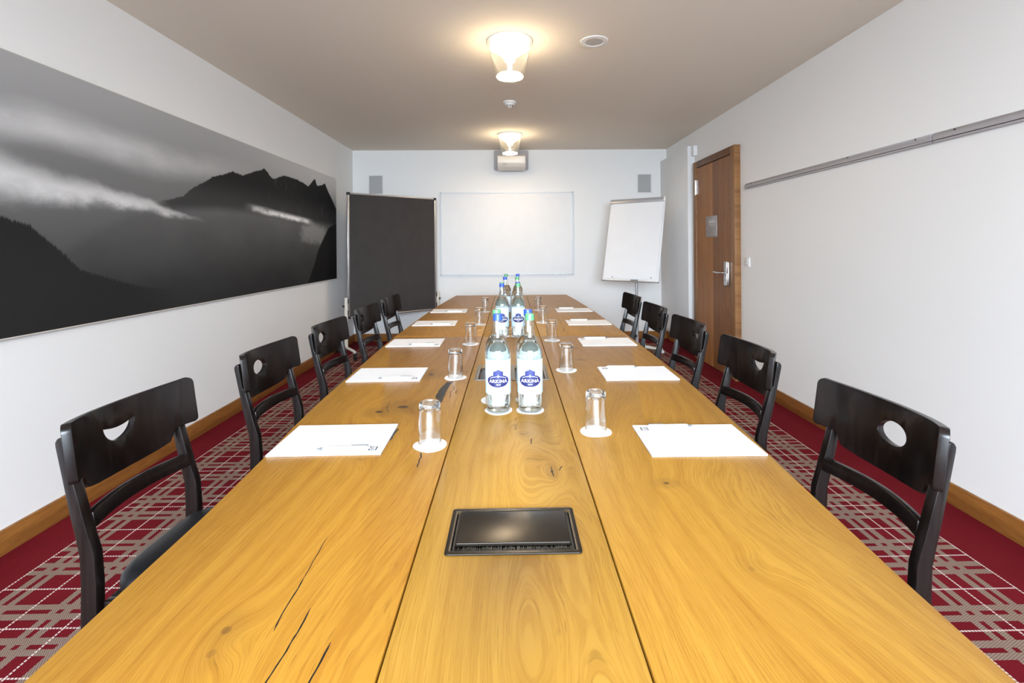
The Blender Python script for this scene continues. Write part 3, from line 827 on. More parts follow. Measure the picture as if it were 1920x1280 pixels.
# near cable box: frame, well, lid, brush
cb = empty('cable_box', (0.001, 0.921 - yc1, TZ), parent=t1)
def ring(m, x0, x1, y0, y1, w, z0, z1):
    m.box(x0, x1, y0, y0 + w, z0, z1); m.box(x0, x1, y1 - w, y1, z0, z1)
    m.box(x0, x0 + w, y0 + w, y1 - w, z0, z1); m.box(x1 - w, x1, y0 + w, y1 - w, z0, z1)
def ring_rr(x0, x1, y0, y1, w, z0, z1, r=0.006):
    o_ = rrect(x0, x1, y0, y1, r, 4); i_ = rrect(x0 + w, x1 - w, y0 + w, y1 - w, 0.0015, 4); n = len(o_)
    vs = [(x, y, z0) for x, y in o_] + [(x, y, z1) for x, y in o_] + [(x, y, z0) for x, y in i_] + [(x, y, z1) for x, y in i_]
    fs = []
    for k in range(n):
        k2 = (k + 1) % n
        fs += [(k, k2, n + k2, n + k), (n + k, n + k2, 3 * n + k2, 3 * n + k), (3 * n + k, 3 * n + k2, 2 * n + k2, 2 * n + k), (2 * n + k, 2 * n + k2, k2, k)]
    return MB().add(vs, fs)
ring_rr(-0.1215, 0.1225, -0.0735, 0.0745, 0.0105, 0.0, 0.0028).build('rim', M_black_gloss, cb, bevel=0.0007)
w_ = MB(); w_.box(-0.1125, 0.1125, -0.0635, 0.0635, -0.09, -0.086)
w_.box(-0.1125, 0.1125, -0.0635, -0.0620, -0.086, -0.001); w_.box(-0.1125, 0.1125, 0.0620, 0.0635, -0.086, -0.001)
w_.box(-0.1125, -0.1110, -0.0620, 0.0620, -0.086, -0.001); w_.box(0.1110, 0.1125, -0.0620, 0.0620, -0.086, -0.001)
w_.build('well', M_void, cb)
MB().prism(rrect(-0.1045, 0.1055, -0.044, 0.060, 0.003, 3), 'z', -0.002, 0.0042).build('lid', M_black_gloss, cb, bevel=0.0012, bseg=3)
br = MB(); random.seed(3)
for k in range(420):
    x_ = random.uniform(-0.108, 0.109); l = random.uniform(0.007, 0.0155); a = random.uniform(-0.002, 0.002); ww = 0.00035
    z_ = random.uniform(-0.006, -0.001)
    br.add([(x_ - ww, -0.044, z_ - 0.001), (x_ + ww, -0.044, z_ - 0.001), (x_ + a + ww, -0.044 - l, z_), (x_ + a - ww, -0.044 - l, z_)], [(0, 1, 2, 3)])
tag(br.build('brush', mat('dark_bristles', (0.10, 0.085, 0.065), 0.35, vary=0.6), cb), kind='stuff')
for s_ in (-1, 1):
    MB().box(s_ * 0.1075 + 0.0005 - 0.0018, s_ * 0.1075 + 0.0005 + 0.0018, -0.062, 0.062, -0.004, 0.0005).build('inner_edge', M_black, cb)
# far pair of cable ports
M_portgrey = mat('bronze_grey_metal', (0.16, 0.145, 0.13), 0.35, metal=0.6, vary=0.05)
M_inset = mat('blue_black_inset', (0.030, 0.042, 0.070), 0.35, vary=0.4, bump=(300.0, 0.5, 0.002))
for (x0, x1, y0, y1) in ((-0.150, -0.010, 1.958, 2.206), (0.001, 0.154, 1.954, 2.203)):
    cp = empty('cable_port', ((x0 + x1) / 2, (y0 + y1) / 2 - yc1, TZ), parent=t1)
    hw, hl = (x1 - x0) / 2, (y1 - y0) / 2
    ring_rr(-hw, hw, -hl, hl, 0.015, 0.0, 0.003, 0.004).build('rim', M_portgrey, cp, bevel=0.0007)
    MB().box(-hw + 0.013, hw - 0.013, -hl + 0.013, hl - 0.013, -0.016, -0.012).build('inset', M_inset, cp)
    MB().box(-hw + 0.022, -hw + 0.050, -hl + 0.02, hl - 0.02, -0.012, -0.003).build('socket_strip', M_inset, cp, bevel=0.002)
    MB().box(hw - 0.050, hw - 0.022, -hl + 0.02, hl - 0.02, -0.012, -0.003).build('socket_strip', M_inset, cp, bevel=0.002)

# ------------------------------------------------------------------ chairs
def backrest_mesh(kind):
    """plate outline in (s,t), cut finely along s, then bent round a leaning cylinder"""
    HWd, THK, RR, LEAN = 0.238, 0.019, 0.345, 0.135
    H = 0.141; DIP = 0.009; LOW = -0.034
    def arc(cx, cy, r, a0, a1, n=5):
        return [(cx + r * math.cos(a0 + (a1 - a0) * i / n), cy + r * math.sin(a0 + (a1 - a0) * i / n)) for i in range(n + 1)]
    out = arc(HWd - 0.020, H - 0.021, 0.020, 0, PI / 2)                      # top right
    out += [(s, H - DIP * (1 - (s / HWd) ** 2)) for s in (0.20, 0.17, 0.13, 0.09, 0.045, 0.0, -0.045, -0.09, -0.13, -0.17, -0.20)]
    out += arc(-HWd + 0.020, H - 0.021, 0.020, PI / 2, PI)
    out += arc(-HWd + 0.012, 0.012, 0.012, PI, 1.5 * PI, 4)
    half = [(0.185, 0.0), (0.173, -0.003), (0.165, -0.010), (0.160, -0.021), (0.150, LOW - 0.002), (0.135, LOW - 0.006), (0.10, LOW - 0.012), (0.05, LOW - 0.016)]
    out += [(-s, t) for s, t in half] + [(0.0, LOW - 0.017)] + half[::-1]
    out += arc(HWd - 0.012, 0.012, 0.012, 1.5 * PI, 2 * PI, 4)
    if kind == 'oval':
        hole = [(0.050 * math.cos(a * PI / 14), 0.056 + 0.030 * math.sin(a * PI / 14)) for a in range(28)]
    else:
        hole = []
        for i in range(19):                       # bowl-shaped lower edge
            a = PI + PI * i / 18
            hole.append((0.054 * math.cos(a), 0.078 + 0.046 * math.sin(a)))
        for i in range(1, 12):                    # sagging upper edge
            u = 0.052 - 0.104 * i / 12
            hole.append((u, 0.078 - 0.011 * (1 - (u / 0.054) ** 2)))
    bm = bmesh.new()
    def loop(pts):
        vs = [bm.verts.new((s, t, 0)) for s, t in pts]
        return [bm.edges.new((vs[i], vs[(i + 1) % len(vs)])) for i in range(len(vs))]
    es = loop(out) + loop(hole)
    bmesh.ops.triangle_fill(bm, use_beauty=True, use_dissolve=False, edges=es)
    faces = bm.faces[:]
    for f_ in faces:
        if f_.normal.z < 0: f_.normal_flip()
    r = bmesh.ops.extrude_face_region(bm, geom=faces)
    for v in [g for g in r['geom'] if isinstance(g, bmesh.types.BMVert)]: v.co.z += THK
    bmesh.ops.recalc_face_normals(bm, faces=bm.faces)
    sharp = [e_ for e_ in bm.edges if len(e_.link_faces) == 2 and e_.calc_face_angle(0) > 1.2]
    bmesh.ops.bevel(bm, geom=sharp, offset=0.0040, segments=3, affect='EDGES', profile=0.5, clamp_overlap=True)
    for k in range(-23, 24):
        bmesh.ops.bisect_plane(bm, geom=bm.verts[:] + bm.edges[:] + bm.faces[:], plane_co=(k * 0.0105, 0, 0), plane_no=(1, 0, 0), dist=1e-6)
    bmesh.ops.triangulate(bm, faces=[f_ for f_ in bm.faces if len(f_.verts) > 4])
    cl, sl = math.cos(LEAN), math.sin(LEAN)
    for v in bm.verts:
        s, t, d = v.co
        th = s / RR
        y = (RR - d) * math.sin(th)
        bow = (RR - d) * math.cos(th) - RR * math.cos(HWd / RR)
        v.co = (-bow * cl - t * sl, y, t * cl - bow * sl)
    me = bpy.data.meshes.new('backrest'); bm.to_mesh(me); bm.free()
    for p in me.polygons: p.use_smooth = True
    me.set_sharp_from_angle(angle=math.radians(40))
    me.materials.append(M_black_wood)
    return me
BACK = {k: backrest_mesh(k) for k in ('oval', 'bowl')}
ZB = 0.747   # underside of the backrest ends
def post_mesh():
    outer = [(-0.275, 0.0), (-0.246, 0.20), (-0.231, 0.38), (-0.229, 0.497), (-0.232, 0.571), (-0.241, 0.611), (-0.255, 0.670), (-0.271, 0.749), (-0.287, 0.826)]
    top = [(-0.288, 0.836), (-0.283, 0.845), (-0.274, 0.848), (-0.270, 0.842)]
    inner = [(-0.268, 0.826), (-0.2565, 0.757), (-0.246, 0.747), (-0.227, 0.679), (-0.211, 0.620), (-0.196, 0.571), (-0.191, 0.497), (-0.191, 0.38), (-0.208, 0.20), (-0.240, 0.0)]
    m = MB(); m.prism(outer + top + inner, 'y', -0.013, 0.013)
    return m.mesh('rear_leg', bevel=0.003, bseg=2)
POST = post_mesh(); POST.materials.append(M_black_wood)
def make_chair(kind, label):
    t = empty('dining_chair', (0, 0, 0), label=label, cat='chair', group='black wooden chairs along the table')
    for s_ in (-1, 1):
        p = link('leg', POST, None, t); p.location = (0, s_ * 0.177, 0)
        m = MB()
        m.prism([(-0.019, -0.019), (0.019, -0.019), (0.019, 0.019), (-0.019, 0.019)], 'z', 0.0, 0.42)
        m.v = [((x * (0.72 + 0.28 * z / 0.42)) + 0.185, (y * (0.72 + 0.28 * z / 0.42)) + s_ * 0.175, z) for x, y, z in m.v]
        m.build('leg', M_black_wood, t, bevel=0.003)
    b_ = link('backrest', BACK[kind], None, t); b_.location = (-0.228, 0, ZB)
    # lower rail, bowed back like the backrest
    pts = []
    n = 12
    for i in range(n + 1):
        y = -0.166 + 0.332 * i / n
        pts.append((-0.217 - 0.036 * (1 - (y / 0.176) ** 2), y))
    pf = [(x + 0.009, y) for x, y in pts]; pb = [(x - 0.009, y) for x, y in pts]
    m = MB().prism(pf + pb[::-1], 'z', 0.622, 0.660)
    m.v = [(x - (z - 0.622) * 0.16 + 0.0, y, z) for x, y, z in m.v]
    m.build('rail', M_black_wood, t, bevel=0.003)
    # seat cushion
    sm = MB()
    N = 40; rings_ = [(0.98, 0.455), (1.0, 0.461), (1.01, 0.474), (1.0, 0.488), (0.965, 0.499), (0.90, 0.506), (0.70, 0.512), (0.40, 0.515), (0.0, 0.516)]
    def outline(a):
        c, s_ = math.cos(a), math.sin(a); e_ = 0.42
        ux = math.copysign(abs(c) ** e_, c); uy = math.copysign(abs(s_) ** e_, s_)
        wdt = 0.186 + 0.012 * ux
        return (0.012 + 0.205 * ux, wdt * uy)
    vs = []
    for sc, z in rings_:
        for k in range(N):
            x, y = outline(2 * PI * (k + 0.5) / N); vs.append((0.012 + (x - 0.012) * sc, y * sc, z))
    fs = []
    for r_ in range(len(rings_) - 1):
        for k in range(N):
            k2 = (k + 1) % N; fs.append((r_ * N + k, r_ * N + k2, (r_ + 1) * N + k2, (r_ + 1) * N + k))
    fs.append(tuple(range(N - 1, -1, -1)))
    sm.add(vs, fs)
    sm.build('seat', M_leather, t, smooth=True, weld=True)
    ap = MB(); ring(ap, -0.183, 0.203, -0.180, 0.180, 0.020, 0.395, 0.456)
    ap.build('seat_frame', M_black_wood, t, bevel=0.003)
    for s_ in (-1, 1):
        MB().box(-0.225, 0.18, s_ * 0.18 - 0.009, s_ * 0.18 + 0.009, 0.19, 0.215).build('stretcher', M_black_wood, t, bevel=0.003)
    return t
# nearest post top (outer face) as placed in the room, hole kind
CH = [
    ('L', -1.077, 1.155, 'bowl', 'black wooden chair with smile-shaped hole in backrest, nearest on the left side'),
    ('L', -1.058, 1.861, 'oval', 'black wooden chair with round hole, second from the front on the left side'),
    ('L', -1.049, 2.515, 'oval', 'black wooden chair on left before the standing pinboard, third from the front'),
    ('L', -1.045, 3.209, 'oval', 'black wooden chair before the pinboard, second from the far end of left side'),
    ('L', -1.041, 3.864, 'oval', 'farthest black wooden chair on the left side, in front of the pinboard'),
    ('R', 0.993, 1.064, 'oval', 'black wooden chair with round hole in backrest, nearest on the right side'),
    ('R', 1.019, 1.807, 'bowl', 'black wooden chair with smile-shaped hole, second from the front on the right side'),
    ('R', 1.015, 2.462, 'bowl', 'black wooden chair before the wooden door, third from the front on right side'),
    ('R', 1.028, 3.132, 'oval', 'black wooden chair between door and flipchart, fourth from the front on right'),
    ('R', 1.053, 3.866, 'oval', 'farthest black wooden chair on the right side, below the flipchart'),
]
protos = {}
for side, px_, py_, kind, lab in CH:
    if kind not in protos:
        protos[kind] = make_chair(kind, lab); o = protos[kind]
    else:
        o = copy_tree(protos[kind]); o['label'] = lab
    if side == 'L': rz = math.radians(-1.5); lp = Vector((-0.288, -0.190, 0))
    else: rz = PI + math.radians(0.3); lp = Vector((-0.288, 0.190, 0))
    rp = Matrix.Rotation(rz, 3, 'Z') @ lp
    o.rotation_euler = (0, 0, rz)
    o.location = (px_ - rp.x, py_ - rp.y, 0)

# ------------------------------------------------------------------ notepads and pens
PADS_L = [(-0.492, 1.370, 0.8), (-0.519, 2.061, 0.6), (-0.536, 2.746, 0.2), (-0.534, 3.444, 0.4), (-0.519, 4.108, 0.6)]
PADS_R = [(0.508, 1.335, -0.6), (0.530, 2.039, -0.5), (0.536, 2.715, -0.2), (0.543, 3.411, 0.2), (0.529, 4.090, 0.3)]
ORD = ['nearest', 'second from the front', 'third from the front', 'second from the far end', 'farthest']
def make_pad():
    t = empty('notepad', (0, 0, TZ))
    MB().box(-0.1485, 0.1485, -0.105, 0.105, 0.0004, 0.0012).build('cover', M_grey_metal, t)
    MB().box(-0.1480, 0.1480, -0.1045, 0.1045, 0.0012, 0.0048).build('sheets', M_paper, t)
    lg = MB()
    x0, x1, y0, y1 = 0.1095, 0.1315, -0.086, -0.062; z0, z1 = 0.0046, 0.00495
    lg.box(x0, x1, y0, y0 + 0.0025, z0, z1); lg.box(x0, x1, y1 - 0.0025, y1, z0, z1)
    lg.box(x0, x0 + 0.004, y0, y1, z0, z1); lg.box(x1 - 0.004, x1, y0, y1, z0, z1)
    for k in range(3):
        lg.box(x0 + 0.0065, x1 - 0.0075, y0 + 0.0055 + k * 0.0052, y0 + 0.0075 + k * 0.0052, z0, z1)
    lg.box(x0 + 0.0065, x0 + 0.0078, y0 + 0.0055, y1 - 0.0055, z0, z1)
    lg.build('logo', M_ink, t)
    return t
def make_pen():
    t = empty('pen', (0, 0, TZ + 0.0048))
    # lies along +x, tip at -x
    def lathe_x(prof, seg=18):
        m = MB().lathe(prof, seg); m.v = [(z, x, y + 0.0052) for x, y, z in m.v]; return m
    lathe_x([(0.0, -0.070), (0.0007, -0.0695), (0.0010, -0.067), (0.0040, -0.054), (0.0042, -0.052), (0.0, -0.052)]).build('tip', M_pengrey, t, smooth=True)
    lathe_x([(0.0, -0.053), (0.0044, -0.053), (0.0052, -0.040), (0.0052, 0.060), (0.0046, 0.063), (0.0, 0.063)]).build('barrel', M_pen, t, smooth=True)
    lathe_x([(0.0, 0.062), (0.0030, 0.062), (0.0030, 0.070), (0.0, 0.0705)]).build('button', M_pen, t, smooth=True)
    c = MB(); c.box(0.022, 0.064, -0.0012, 0.0012, 0.0118, 0.0126); c.box(0.060, 0.064, -0.0012, 0.0012, 0.009, 0.0122)
    c.build('clip', M_pengrey, t)
    return t
pad0 = make_pad(); pen0 = make_pen(); first = True
for side, lst in (('left', PADS_L), ('right', PADS_R)):
    for i, (x, y, deg) in enumerate(lst):
        p = pad0 if first else copy_tree(pad0)
        q = pen0 if first else copy_tree(pen0)
        first = False
        flip = 0 if side == 'left' else PI
        rz = flip + math.radians(deg)
        p.location = (x, y, TZ); p.rotation_euler = (0, 0, rz)
        tag(p, 'white notepad with small grey logo, %s on the %s side' % (ORD[i], side), 'notepad', 'notepads laid along the table')
        l = Matrix.Rotation(rz, 3, 'Z') @ Vector((0.044, -0.0815, 0))
        dz = [1.5, 0.5, 0.8, -0.5, 0.6][i]
        q.location = (x + l.x, y + l.y, TZ + 0.0048); q.rotation_euler = (0, 0, rz + math.radians(dz))
        tag(q, 'white pen with grey tip on notepad, %s on the %s side' % (ORD[i], side), 'pen', 'pens lying on the notepads')

# ------------------------------------------------------------------ coasters, tumblers
def coaster_mesh():
    m = MB(); N = 48; R0 = 0.0455
    def P(k, r, z):
        a = 2 * PI * k / N
        lift = 0.0014 * max(0, math.sin(2 * a + 0.6)) * (r / R0) ** 4
        rr = r * (1 + 0.012 * math.sin(3 * a) + (0.004 if k % 2 else -0.004))
        return (rr * math.cos(a), rr * math.sin(a), z + lift)
    rs = [0.0, 0.018, 0.034, R0]
    vs = []
    for z in (0.0, 0.0011):
        for r in rs[1:]:
            vs += [P(k, r, z) for k in range(N)]
    c0 = len(vs); vs += [(0, 0, 0), (0, 0, 0.0011)]
    fs = []
    for zi in range(2):
        b_ = zi * 3 * N
        for k in range(N):
            k2 = (k + 1) % N
            fs.append((c0 + zi, b_ + k, b_ + k2))
            for r in range(2): fs.append((b_ + r * N + k, b_ + (r + 1) * N + k, b_ + (r + 1) * N + k2, b_ + r * N + k2))
    for k in range(N):
        k2 = (k + 1) % N; fs.append((2 * N + k, 2 * N + k2, 5 * N + k2, 5 * N + k))
    m.add(vs, fs); me = m.mesh('paper_coaster', smooth=True); me.materials.append(M_coaster); return me
CO = coaster_mesh()
COA_L = [(-0.223, 1.323), (-0.231, 2.007), (-0.225, 2.699), (-0.219, 3.373), (-0.213, 4.037)]
COA_R = [(0.245, 1.406), (0.241, 2.107), (0.236, 2.782), (0.228, 3.441), (0.232, 4.108)]
def tumbler_meshes():
    # stands upside down: rim at the bottom, thick base on top
    o_ = [(0.0315, 0.0), (0.0312, 0.03), (0.0302, 0.07), (0.0294, 0.099)]
    i_ = [(0.0281, 0.099), (0.0286, 0.07), (0.0295, 0.03), (0.0300, 0.0)]
    w = MB().lathe(o_ + i_, 40, closed=True).mesh('glass_wall', smooth=True); w.materials.append(M_tumbler)
    b_ = MB().lathe([(0.0, 0.1035), (0.012, 0.1030), (0.021, 0.1015), (0.0275, 0.0995), (0.0294, 0.0995), (0.0291, 0.106), (0.0285, 0.113), (0.0262, 0.1175), (0.018, 0.1180), (0.012, 0.1165), (0.0, 0.1160)], 40)
    b_ = b_.mesh('glass_base', smooth=True, weld=True); b_.materials.append(M_tumbler2)
    return w, b_
M_tumbler2 = glass_mat('solid_tumbler_glass', (0.985, 0.99, 0.99), 0.0, 1.47)
GW, GB = tumbler_meshes()
for side, lst in (('left', COA_L), ('right', COA_R)):
    for i, (x, y) in enumerate(lst):
        c = link('paper_coaster', CO); c.location = (x, y, TZ + 0.0003); c.rotation_euler = (0, 0, i * 1.3 + (0.3 if side == 'left' else 1.2))
        tag(c, 'white paper coaster under the glass %s on the %s side' % (ORD[i], side), 'coaster', 'coasters under the glasses')
        g = empty('water_glass', (x, y - 0.002, TZ + 0.0016)); link('glass_wall', GW, None, g); link('glass_base', GB, None, g)
        tag(g, 'clear upturned water glass on a coaster, %s on the %s side' % (ORD[i], side), 'glass', 'upturned glasses along the table')

# ------------------------------------------------------------------ water bottles
BR_ = 0.0415
BOT = [(0.0, 0.004), (0.030, 0.0), (0.038, 0.001), (0.0405, 0.006), (0.0415, 0.014), (0.0415, 0.185), (0.0405, 0.196), (0.0365, 0.208), (0.0290, 0.221), (0.0225, 0.233), (0.0180, 0.250), (0.0150, 0.272), (0.0130, 0.292), (0.0130, 0.300), (0.0142, 0.302), (0.0142, 0.306)]
INN = [(max(0.0, r - 0.0022), z + (0.006 if i < 4 else 0.0)) for i, (r, z) in enumerate(BOT[:14])]
def bottle_mesh():
    m = MB().lathe(BOT, 44); me = m.mesh('glass_body', smooth=True, weld=True); me.materials.append(M_bottle); return me
def water_mesh():
    prof = [(r - 0.0008 if r > 0 else 0.0, z) for r, z in INN if z < 0.226]
    prof = [(0.0, 0.0105)] + [p for p in prof if p[0] > 0] + [(0.0195, 0.2285), (0.0, 0.2285)]
    m = MB().lathe(prof, 40); me = m.mesh('water', smooth=True, weld=True); me.materials.append(M_water); return me
def wrap(me, r):
    for v in me.vertices:
        x, z, d = v.co.x, v.co.y, v.co.z
        a = -PI / 2 + x / r
        v.co = ((r + d) * math.cos(a), (r + d) * math.sin(a), z)
    return me
def flat_patch(pts_out, d0, name, m):
    """flat outline (x along the label, z up), sliced finely so that it can be wrapped"""
    bm = bmesh.new(); vs = [bm.verts.new((x, z, d0)) for x, z in pts_out]; bm.faces.new(vs)
    xs = [p[0] for p in pts_out]; a, b_ = min(xs), max(xs); n = max(3, int((b_ - a) / 0.0035))
    for k in range(1, n):
        bmesh.ops.bisect_plane(bm, geom=bm.verts[:] + bm.edges[:] + bm.faces[:], plane_co=(a + (b_ - a) * k / n, 0, 0), plane_no=(1, 0, 0))
    for f_ in bm.faces:
        if f_.normal.z < 0: f_.normal_flip()
    me = bpy.data.meshes.new(name); bm.to_mesh(me); bm.free(); me.materials.append(m)
    return me
def label_mesh():
    m = MB(); N = 56; vs = []; fs = []
    r = BR_ + 0.0003
    for k in range(N):
        a = 2 * PI * k / N
        for z in (0.061, 0.09, 0.12, 0.15, 0.173): vs.append((r * math.cos(a), r * math.sin(a), z))
    for k in range(N):
        k2 = (k + 1) % N
        for j in range(4): fs.append((k * 5 + j, k2 * 5 + j, k2 * 5 + j + 1, k * 5 + j + 1))
    me = m.add(vs, fs).mesh('label', smooth=True); me.materials.append(M_label); return me
def ell(cx, cz, a, b_, n=40): return [(cx + a * math.cos(2 * PI * i / n), cz + b_ * math.sin(2 * PI * i / n)) for i in range(n)]
ME_B, ME_W, ME_L = bottle_mesh(), water_mesh(), label_mesh()
RL = BR_ + 0.0003
EZ = 0.106
ME_RIM = wrap(flat_patch(ell(0, EZ, 0.0405, 0.0215), 0.0003, 'emblem_rim', M_letter), RL)
ME_OV = wrap(flat_patch(ell(0, EZ, 0.0388, 0.0200), 0.0005, 'emblem_oval', M_navy), RL)
crown = [(-0.0165, EZ + 0.010), (0.0165, EZ + 0.010), (0.0165, EZ + 0.030), (0.0095, EZ + 0.0325), (0.0, EZ + 0.0375), (-0.0095, EZ + 0.0325), (-0.0165, EZ + 0.030)]
ME_CR = wrap(flat_patch(crown, 0.0007, 'emblem_crown', M_navy2), RL)
arc_ = [(-0.026 + 0.052 * i / 14, EZ + 0.0095 + 0.006 * (1 - ((i - 7) / 7) ** 2)) for i in range(15)]
arc_ += [(x, z - 0.0012) for x, z in arc_[::-1]]
ME_ARC = wrap(flat_patch(arc_, 0.0009, 'emblem_arc', M_letter), RL)
star = [((0.0055 if i % 2 == 0 else 0.0014) * math.sin(i * PI / 4), EZ + 0.0158 + (0.0065 if i % 2 == 0 else 0.0014) * math.cos(i * PI / 4)) for i in range(8)]
ME_ST = wrap(flat_patch(star, 0.0010, 'star', M_letter), RL)
ME_WH = wrap(flat_patch([(-0.0195, 0.044), (0.0195, 0.044), (0.0195, 0.087), (-0.0195, 0.087)], 0.0002, 'back_panel', M_letter), RL)
ME_TX = text_mesh('ARKINA', 0.0150, 0.0001, 0.0001, 1.12)
for v in ME_TX.vertices: v.co = Vector((v.co.x * 1.02, v.co.y + EZ - 0.0052, v.co.z + 0.0010))
wrap(ME_TX, RL); ME_TX.materials.clear(); ME_TX.materials.append(M_letter); ME_TX.name = 'lettering'
ME_TX2 = text_mesh('depuis', 0.0058, 0.0001, 0.0, 1.0)
for v in ME_TX2.vertices: v.co = Vector((v.co.x + v.co.y * 0.3, v.co.y + EZ - 0.0125, v.co.z + 0.0010))
wrap(ME_TX2, RL); ME_TX2.materials.clear(); ME_TX2.materials.append(M_letter); ME_TX2.name = 'lettering'
cap = MB()
N = 36; vs = []; fs = []
prof = [(0.0152, 0.2965), (0.0152, 0.3005), (0.0150, 0.3015), (0.0150, 0.3155), (0.0138, 0.3180), (0.0, 0.3185)]
for k in range(N):
    a = 2 * PI * k / N
    for j, (r, z) in enumerate(prof):
        rr = r - (0.0005 if (k % 2 and 1 < j < 4) else 0.0); vs.append((rr * math.cos(a), rr * math.sin(a), z))
n_ = len(prof)
for k in range(N):
    k2 = (k + 1) % N
    for j in range(n_ - 1): fs.append((k * n_ + j, k2 * n_ + j, k2 * n_ + j + 1, k * n_ + j + 1))
cap.add(vs, fs)
ME_CB = cap.mesh('cap', smooth=True, weld=True); ME_CB.materials.append(M_blue)
ME_CG = cap.mesh('cap', smooth=True, weld=True); ME_CG.materials.append(M_green)
def make_bottle(capme):
    t = empty('water_bottle')
    link('glass_body', ME_B, None, t)
    link('water', ME_W, None, t)
    l = link('label', ME_L, None, t)
    link('emblem_rim', ME_RIM, None, l); link('emblem', ME_OV, None, l); link('emblem_crown', ME_CR, None, l)
    link('emblem_arc', ME_ARC, None, l); link('star', ME_ST, None, l); link('price_panel', ME_WH, None, l)
    link('lettering', ME_TX, None, l); link('lettering', ME_TX2, None, l)
    c = link('cap', capme, None, t); c['label'] = '%s screw cap' % ('blue' if capme is ME_CB else 'green')
    return t
BT = [
    (-0.0435, 1.600, 0, 'front left bottle of the nearest group, blue cap'),
    (0.0620, 1.600, 1, 'front right bottle of the nearest group, green cap'),
    (-0.0500, 1.705, 1, 'green capped bottle hidden behind the nearest blue capped one'),
    (0.0600, 1.705, 0, 'blue capped bottle hidden behind the nearest green capped one'),
    (-0.0530, 2.930, 0, 'front left bottle of the middle group, blue cap'),
    (0.0450, 2.930, 1, 'front right bottle of the middle group, green cap'),
    (-0.0530, 3.030, 1, 'green capped bottle behind the blue one of the middle group'),
    (0.0450, 3.030, 0, 'blue capped bottle behind the green one of the middle group'),
    (-0.0410, 3.570, 0, 'blue capped bottle on the left, third group'),
    (0.0480, 3.570, 1, 'green capped bottle on the right, third group'),
    (-0.0370, 3.960, 1, 'farthest bottle on the left, green cap'),
    (0.0580, 3.960, 0, 'farthest bottle on the right, blue cap'),
]
bp = {}
for i, (x, y, g, lab) in enumerate(BT):
    if g not in bp: bp[g] = make_bottle(ME_CG if g else ME_CB); o = bp[g]
    else: o = copy_tree(bp[g])
    o.location = (x, y, TZ + 0.0016)
    o.rotation_euler = (0, 0, math.atan2(x, y) * -1.0)
    tag(o, 'clear glass water bottle, ' + lab, 'bottle', 'water bottles down the middle of the table')
    c = link('paper_coaster', CO); c.location = (x + (-0.012 if i == 2 else 0.0), y, TZ + 0.0003); c.rotation_euler = (0, 0, i * 0.9)
    tag(c, 'white paper coaster beneath the ' + lab.replace('bottle ', 'bottle ', 1), 'coaster', 'coasters under the bottles')

# ------------------------------------------------------------------ pinboard on stand
pl, prt = Vector((-1.94, 5.79, 0)), Vector((-1.01, 6.555, 0))
d = (prt - pl); ang = math.atan2(d.y, d.x); Wp = d.length / 2
pb = empty('pinboard', tuple((pl + prt) / 2), ang, 'tall charcoal felt pinboard in silver frame on castor stand, left corner', 'pinboard')
Z0, Z1 = 0.452, 1.952
MB().box(-Wp + 0.012, Wp - 0.012, -0.010, 0.010, Z0 + 0.012, Z1 - 0.012).build('felt_board', M_felt, pb)
for z_ in (Z0 + 0.011, Z1 - 0.011):
    MB().tube([(-Wp + 0.02, 0, z_), (Wp - 0.02, 0, z_)], 0.0125, 12).build('frame_rail', M_alu, pb, smooth=True)
for s_ in (-1, 1):
    MB().box(s_ * (Wp - 0.010) - 0.012, s_ * (Wp - 0.010) + 0.012, -0.013, 0.013, Z0 + 0.02, Z1 - 0.02).build('frame_stile', M_alu, pb, bevel=0.004)
    for z_ in (Z0 + 0.011, Z1 - 0.011):
        MB().box(s_ * (Wp - 0.012) - 0.018, s_ * (Wp - 0.012) + 0.018, -0.018, 0.018, z_ - 0.018, z_ + 0.018).build('corner_cap', M_black, pb, bevel=0.008, bseg=3)
    xx = s_ * (Wp + 0.022)
    MB().box(xx - 0.017, xx + 0.017, -0.014, 0.014, 0.10, 0.700).build('post', M_cream, pb, bevel=0.004)
    for z_ in (0.52, 0.66):
        MB().box(xx - s_ * 0.020 - 0.006, xx - s_ * 0.020 + 0.006, -0.018, -0.008, z_ - 0.03, z_ + 0.03).build('slider', M_black, pb, bevel=0.002)
    MB().tube([(xx + s_ * 0.017, 0, 0.60), (xx + s_ * 0.040, 0, 0.60)], [0.008, 0.014], 12).build('knob', M_black, pb, smooth=True)
    MB().tube([(xx, -0.27, 0.085), (xx, -0.24, 0.10), (xx, 0, 0.11), (xx, 0.24, 0.10), (xx, 0.27, 0.085)], 0.016, 12).build('foot_bar', M_cream, pb, smooth=True)
    for y_ in (-0.27, 0.27):
        MB().tube([(xx - 0.011, y_, 0.032), (xx + 0.011, y_, 0.032)], 0.032, 20).build('caster', M_black, pb, smooth=True)
        MB().box(xx - 0.018, xx + 0.018, y_ - 0.018, y_ + 0.018, 0.045, 0.082).build('caster_fork', M_black, pb, bevel=0.005)

# ------------------------------------------------------------------ flipchart
tl, tr = Vector((1.31, 6.20, 0)), Vector((1.881, 5.80, 0))
d = (tr - tl).normalized(); nrm = Vector((d.y, -d.x, 0))      # towards the camera
if nrm.y > 0: nrm = -nrm
ang = math.atan2(d.y, d.x)
fcx = (tl + tr) / 2 + nrm * 0.15
fc = empty('flipchart', (fcx.x, fcx.y, 0), ang, 'white flipchart easel with blank paper block standing in the right corner', 'flipchart')
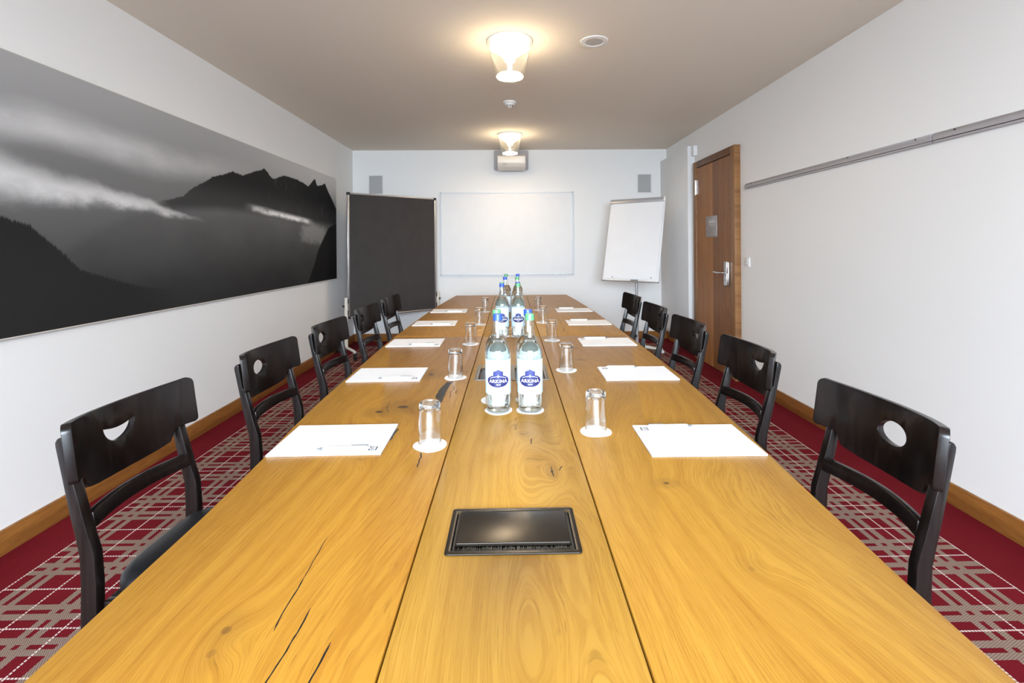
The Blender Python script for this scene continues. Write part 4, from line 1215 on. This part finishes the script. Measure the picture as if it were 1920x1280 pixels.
# local: x along the board, -y towards the camera
tilt = math.atan2(0.30, 1.0)
def onboard(m, lift=0.0):
    """board coordinates: x, d (thickness towards the viewer), h along the board, 0 at the bottom"""
    out = []
    for x, dd, h in m.v:
        y = -0.15 + h * math.sin(tilt) + (-dd) * math.cos(tilt)
        z = 0.868 + h * math.cos(tilt) + (-dd) * math.sin(tilt) * -1.0
        out.append((x, y, z))
    m.v = out; return m
HB = 1.045; HWf = 0.349
onboard(MB().box(-HWf, HWf, 0.0, 0.014, 0.0, HB)).build('backboard', M_board, fc, bevel=0.003)
onboard(MB().box(-HWf + 0.014, HWf - 0.020, 0.014, 0.022, 0.028, HB - 0.02)).build('paper_block', M_paper, fc)
onboard(MB().prism([(0.012, HB - 0.058), (0.030, HB - 0.050), (0.034, HB - 0.020), (0.028, HB + 0.004), (0.0, HB + 0.008)], 'x', -HWf - 0.004, HWf - 0.020)).build('clamp_bar', M_grey_metal, fc, bevel=0.003)
onboard(MB().box(HWf - 0.020, HWf + 0.004, 0.0, 0.034, HB - 0.045, HB + 0.008)).build('clamp_end', M_white, fc, bevel=0.004)
onboard(MB().box(-HWf - 0.003, HWf + 0.003, 0.0, 0.045, -0.010, 0.002)).build('pen_tray', M_alu, fc, bevel=0.002)
for x_ in (-0.22, 0.26):
    onboard(MB().tube([(x_, 0.014, 0.045), (x_, 0.026, 0.045)], 0.006, 10)).build('peg', M_black, fc)
for a, c, m_ in ((-0.10, -0.01, M_white), (0.02, 0.11, M_ink), (0.13, 0.19, M_white)):
    onboard(MB().tube([(a, 0.034, 0.009), (c, 0.034, 0.009)], 0.006, 10)).build('marker', m_, fc, smooth=True)
stem_y = 0.02
MB().tube([(0.02, stem_y, 0.06), (0.02, stem_y, 0.62)], 0.021, 20).build('stem', mat('pale_grey_metal', (0.50, 0.52, 0.55), 0.35, metal=0.3, vary=0.02), fc, smooth=True)
MB().tube([(0.02, stem_y, 0.60), (0.02, stem_y, 1.15)], 0.0165, 20).build('inner_stem', M_grey_metal, fc, smooth=True)
MB().box(-0.03, 0.07, 0.03, 0.19, 1.10, 1.16).build('tilt_bracket', M_grey_metal, fc, bevel=0.004)
MB().tube([(0.02, stem_y - 0.02, 0.20), (0.02, stem_y - 0.06, 0.20)], [0.012, 0.022], 14).build('knob', M_black, fc, smooth=True)
MB().lathe([(0, 0.10), (0.04, 0.10), (0.055, 0.085), (0.055, 0.045), (0, 0.045)], 24, c=(0.02, stem_y)).build('hub', M_cream, fc, smooth=True)
for k in range(5):
    a = math.radians(-90 - 35 + 72 * k)
    p0 = Vector((0.02, stem_y, 0.075)); p1 = p0 + Vector((math.cos(a) * 0.30, math.sin(a) * 0.30, -0.035))
    MB().tube([p0, p0.lerp(p1, 0.3), p1], [0.024, 0.022, 0.014], 12).build('base_leg', M_cream, fc, smooth=True)
    MB().lathe([(0, 0.0), (0.018, 0.0), (0.022, 0.012), (0.012, 0.032), (0, 0.034)], 16, c=(p1.x, p1.y)).build('foot', M_white, fc, smooth=True)
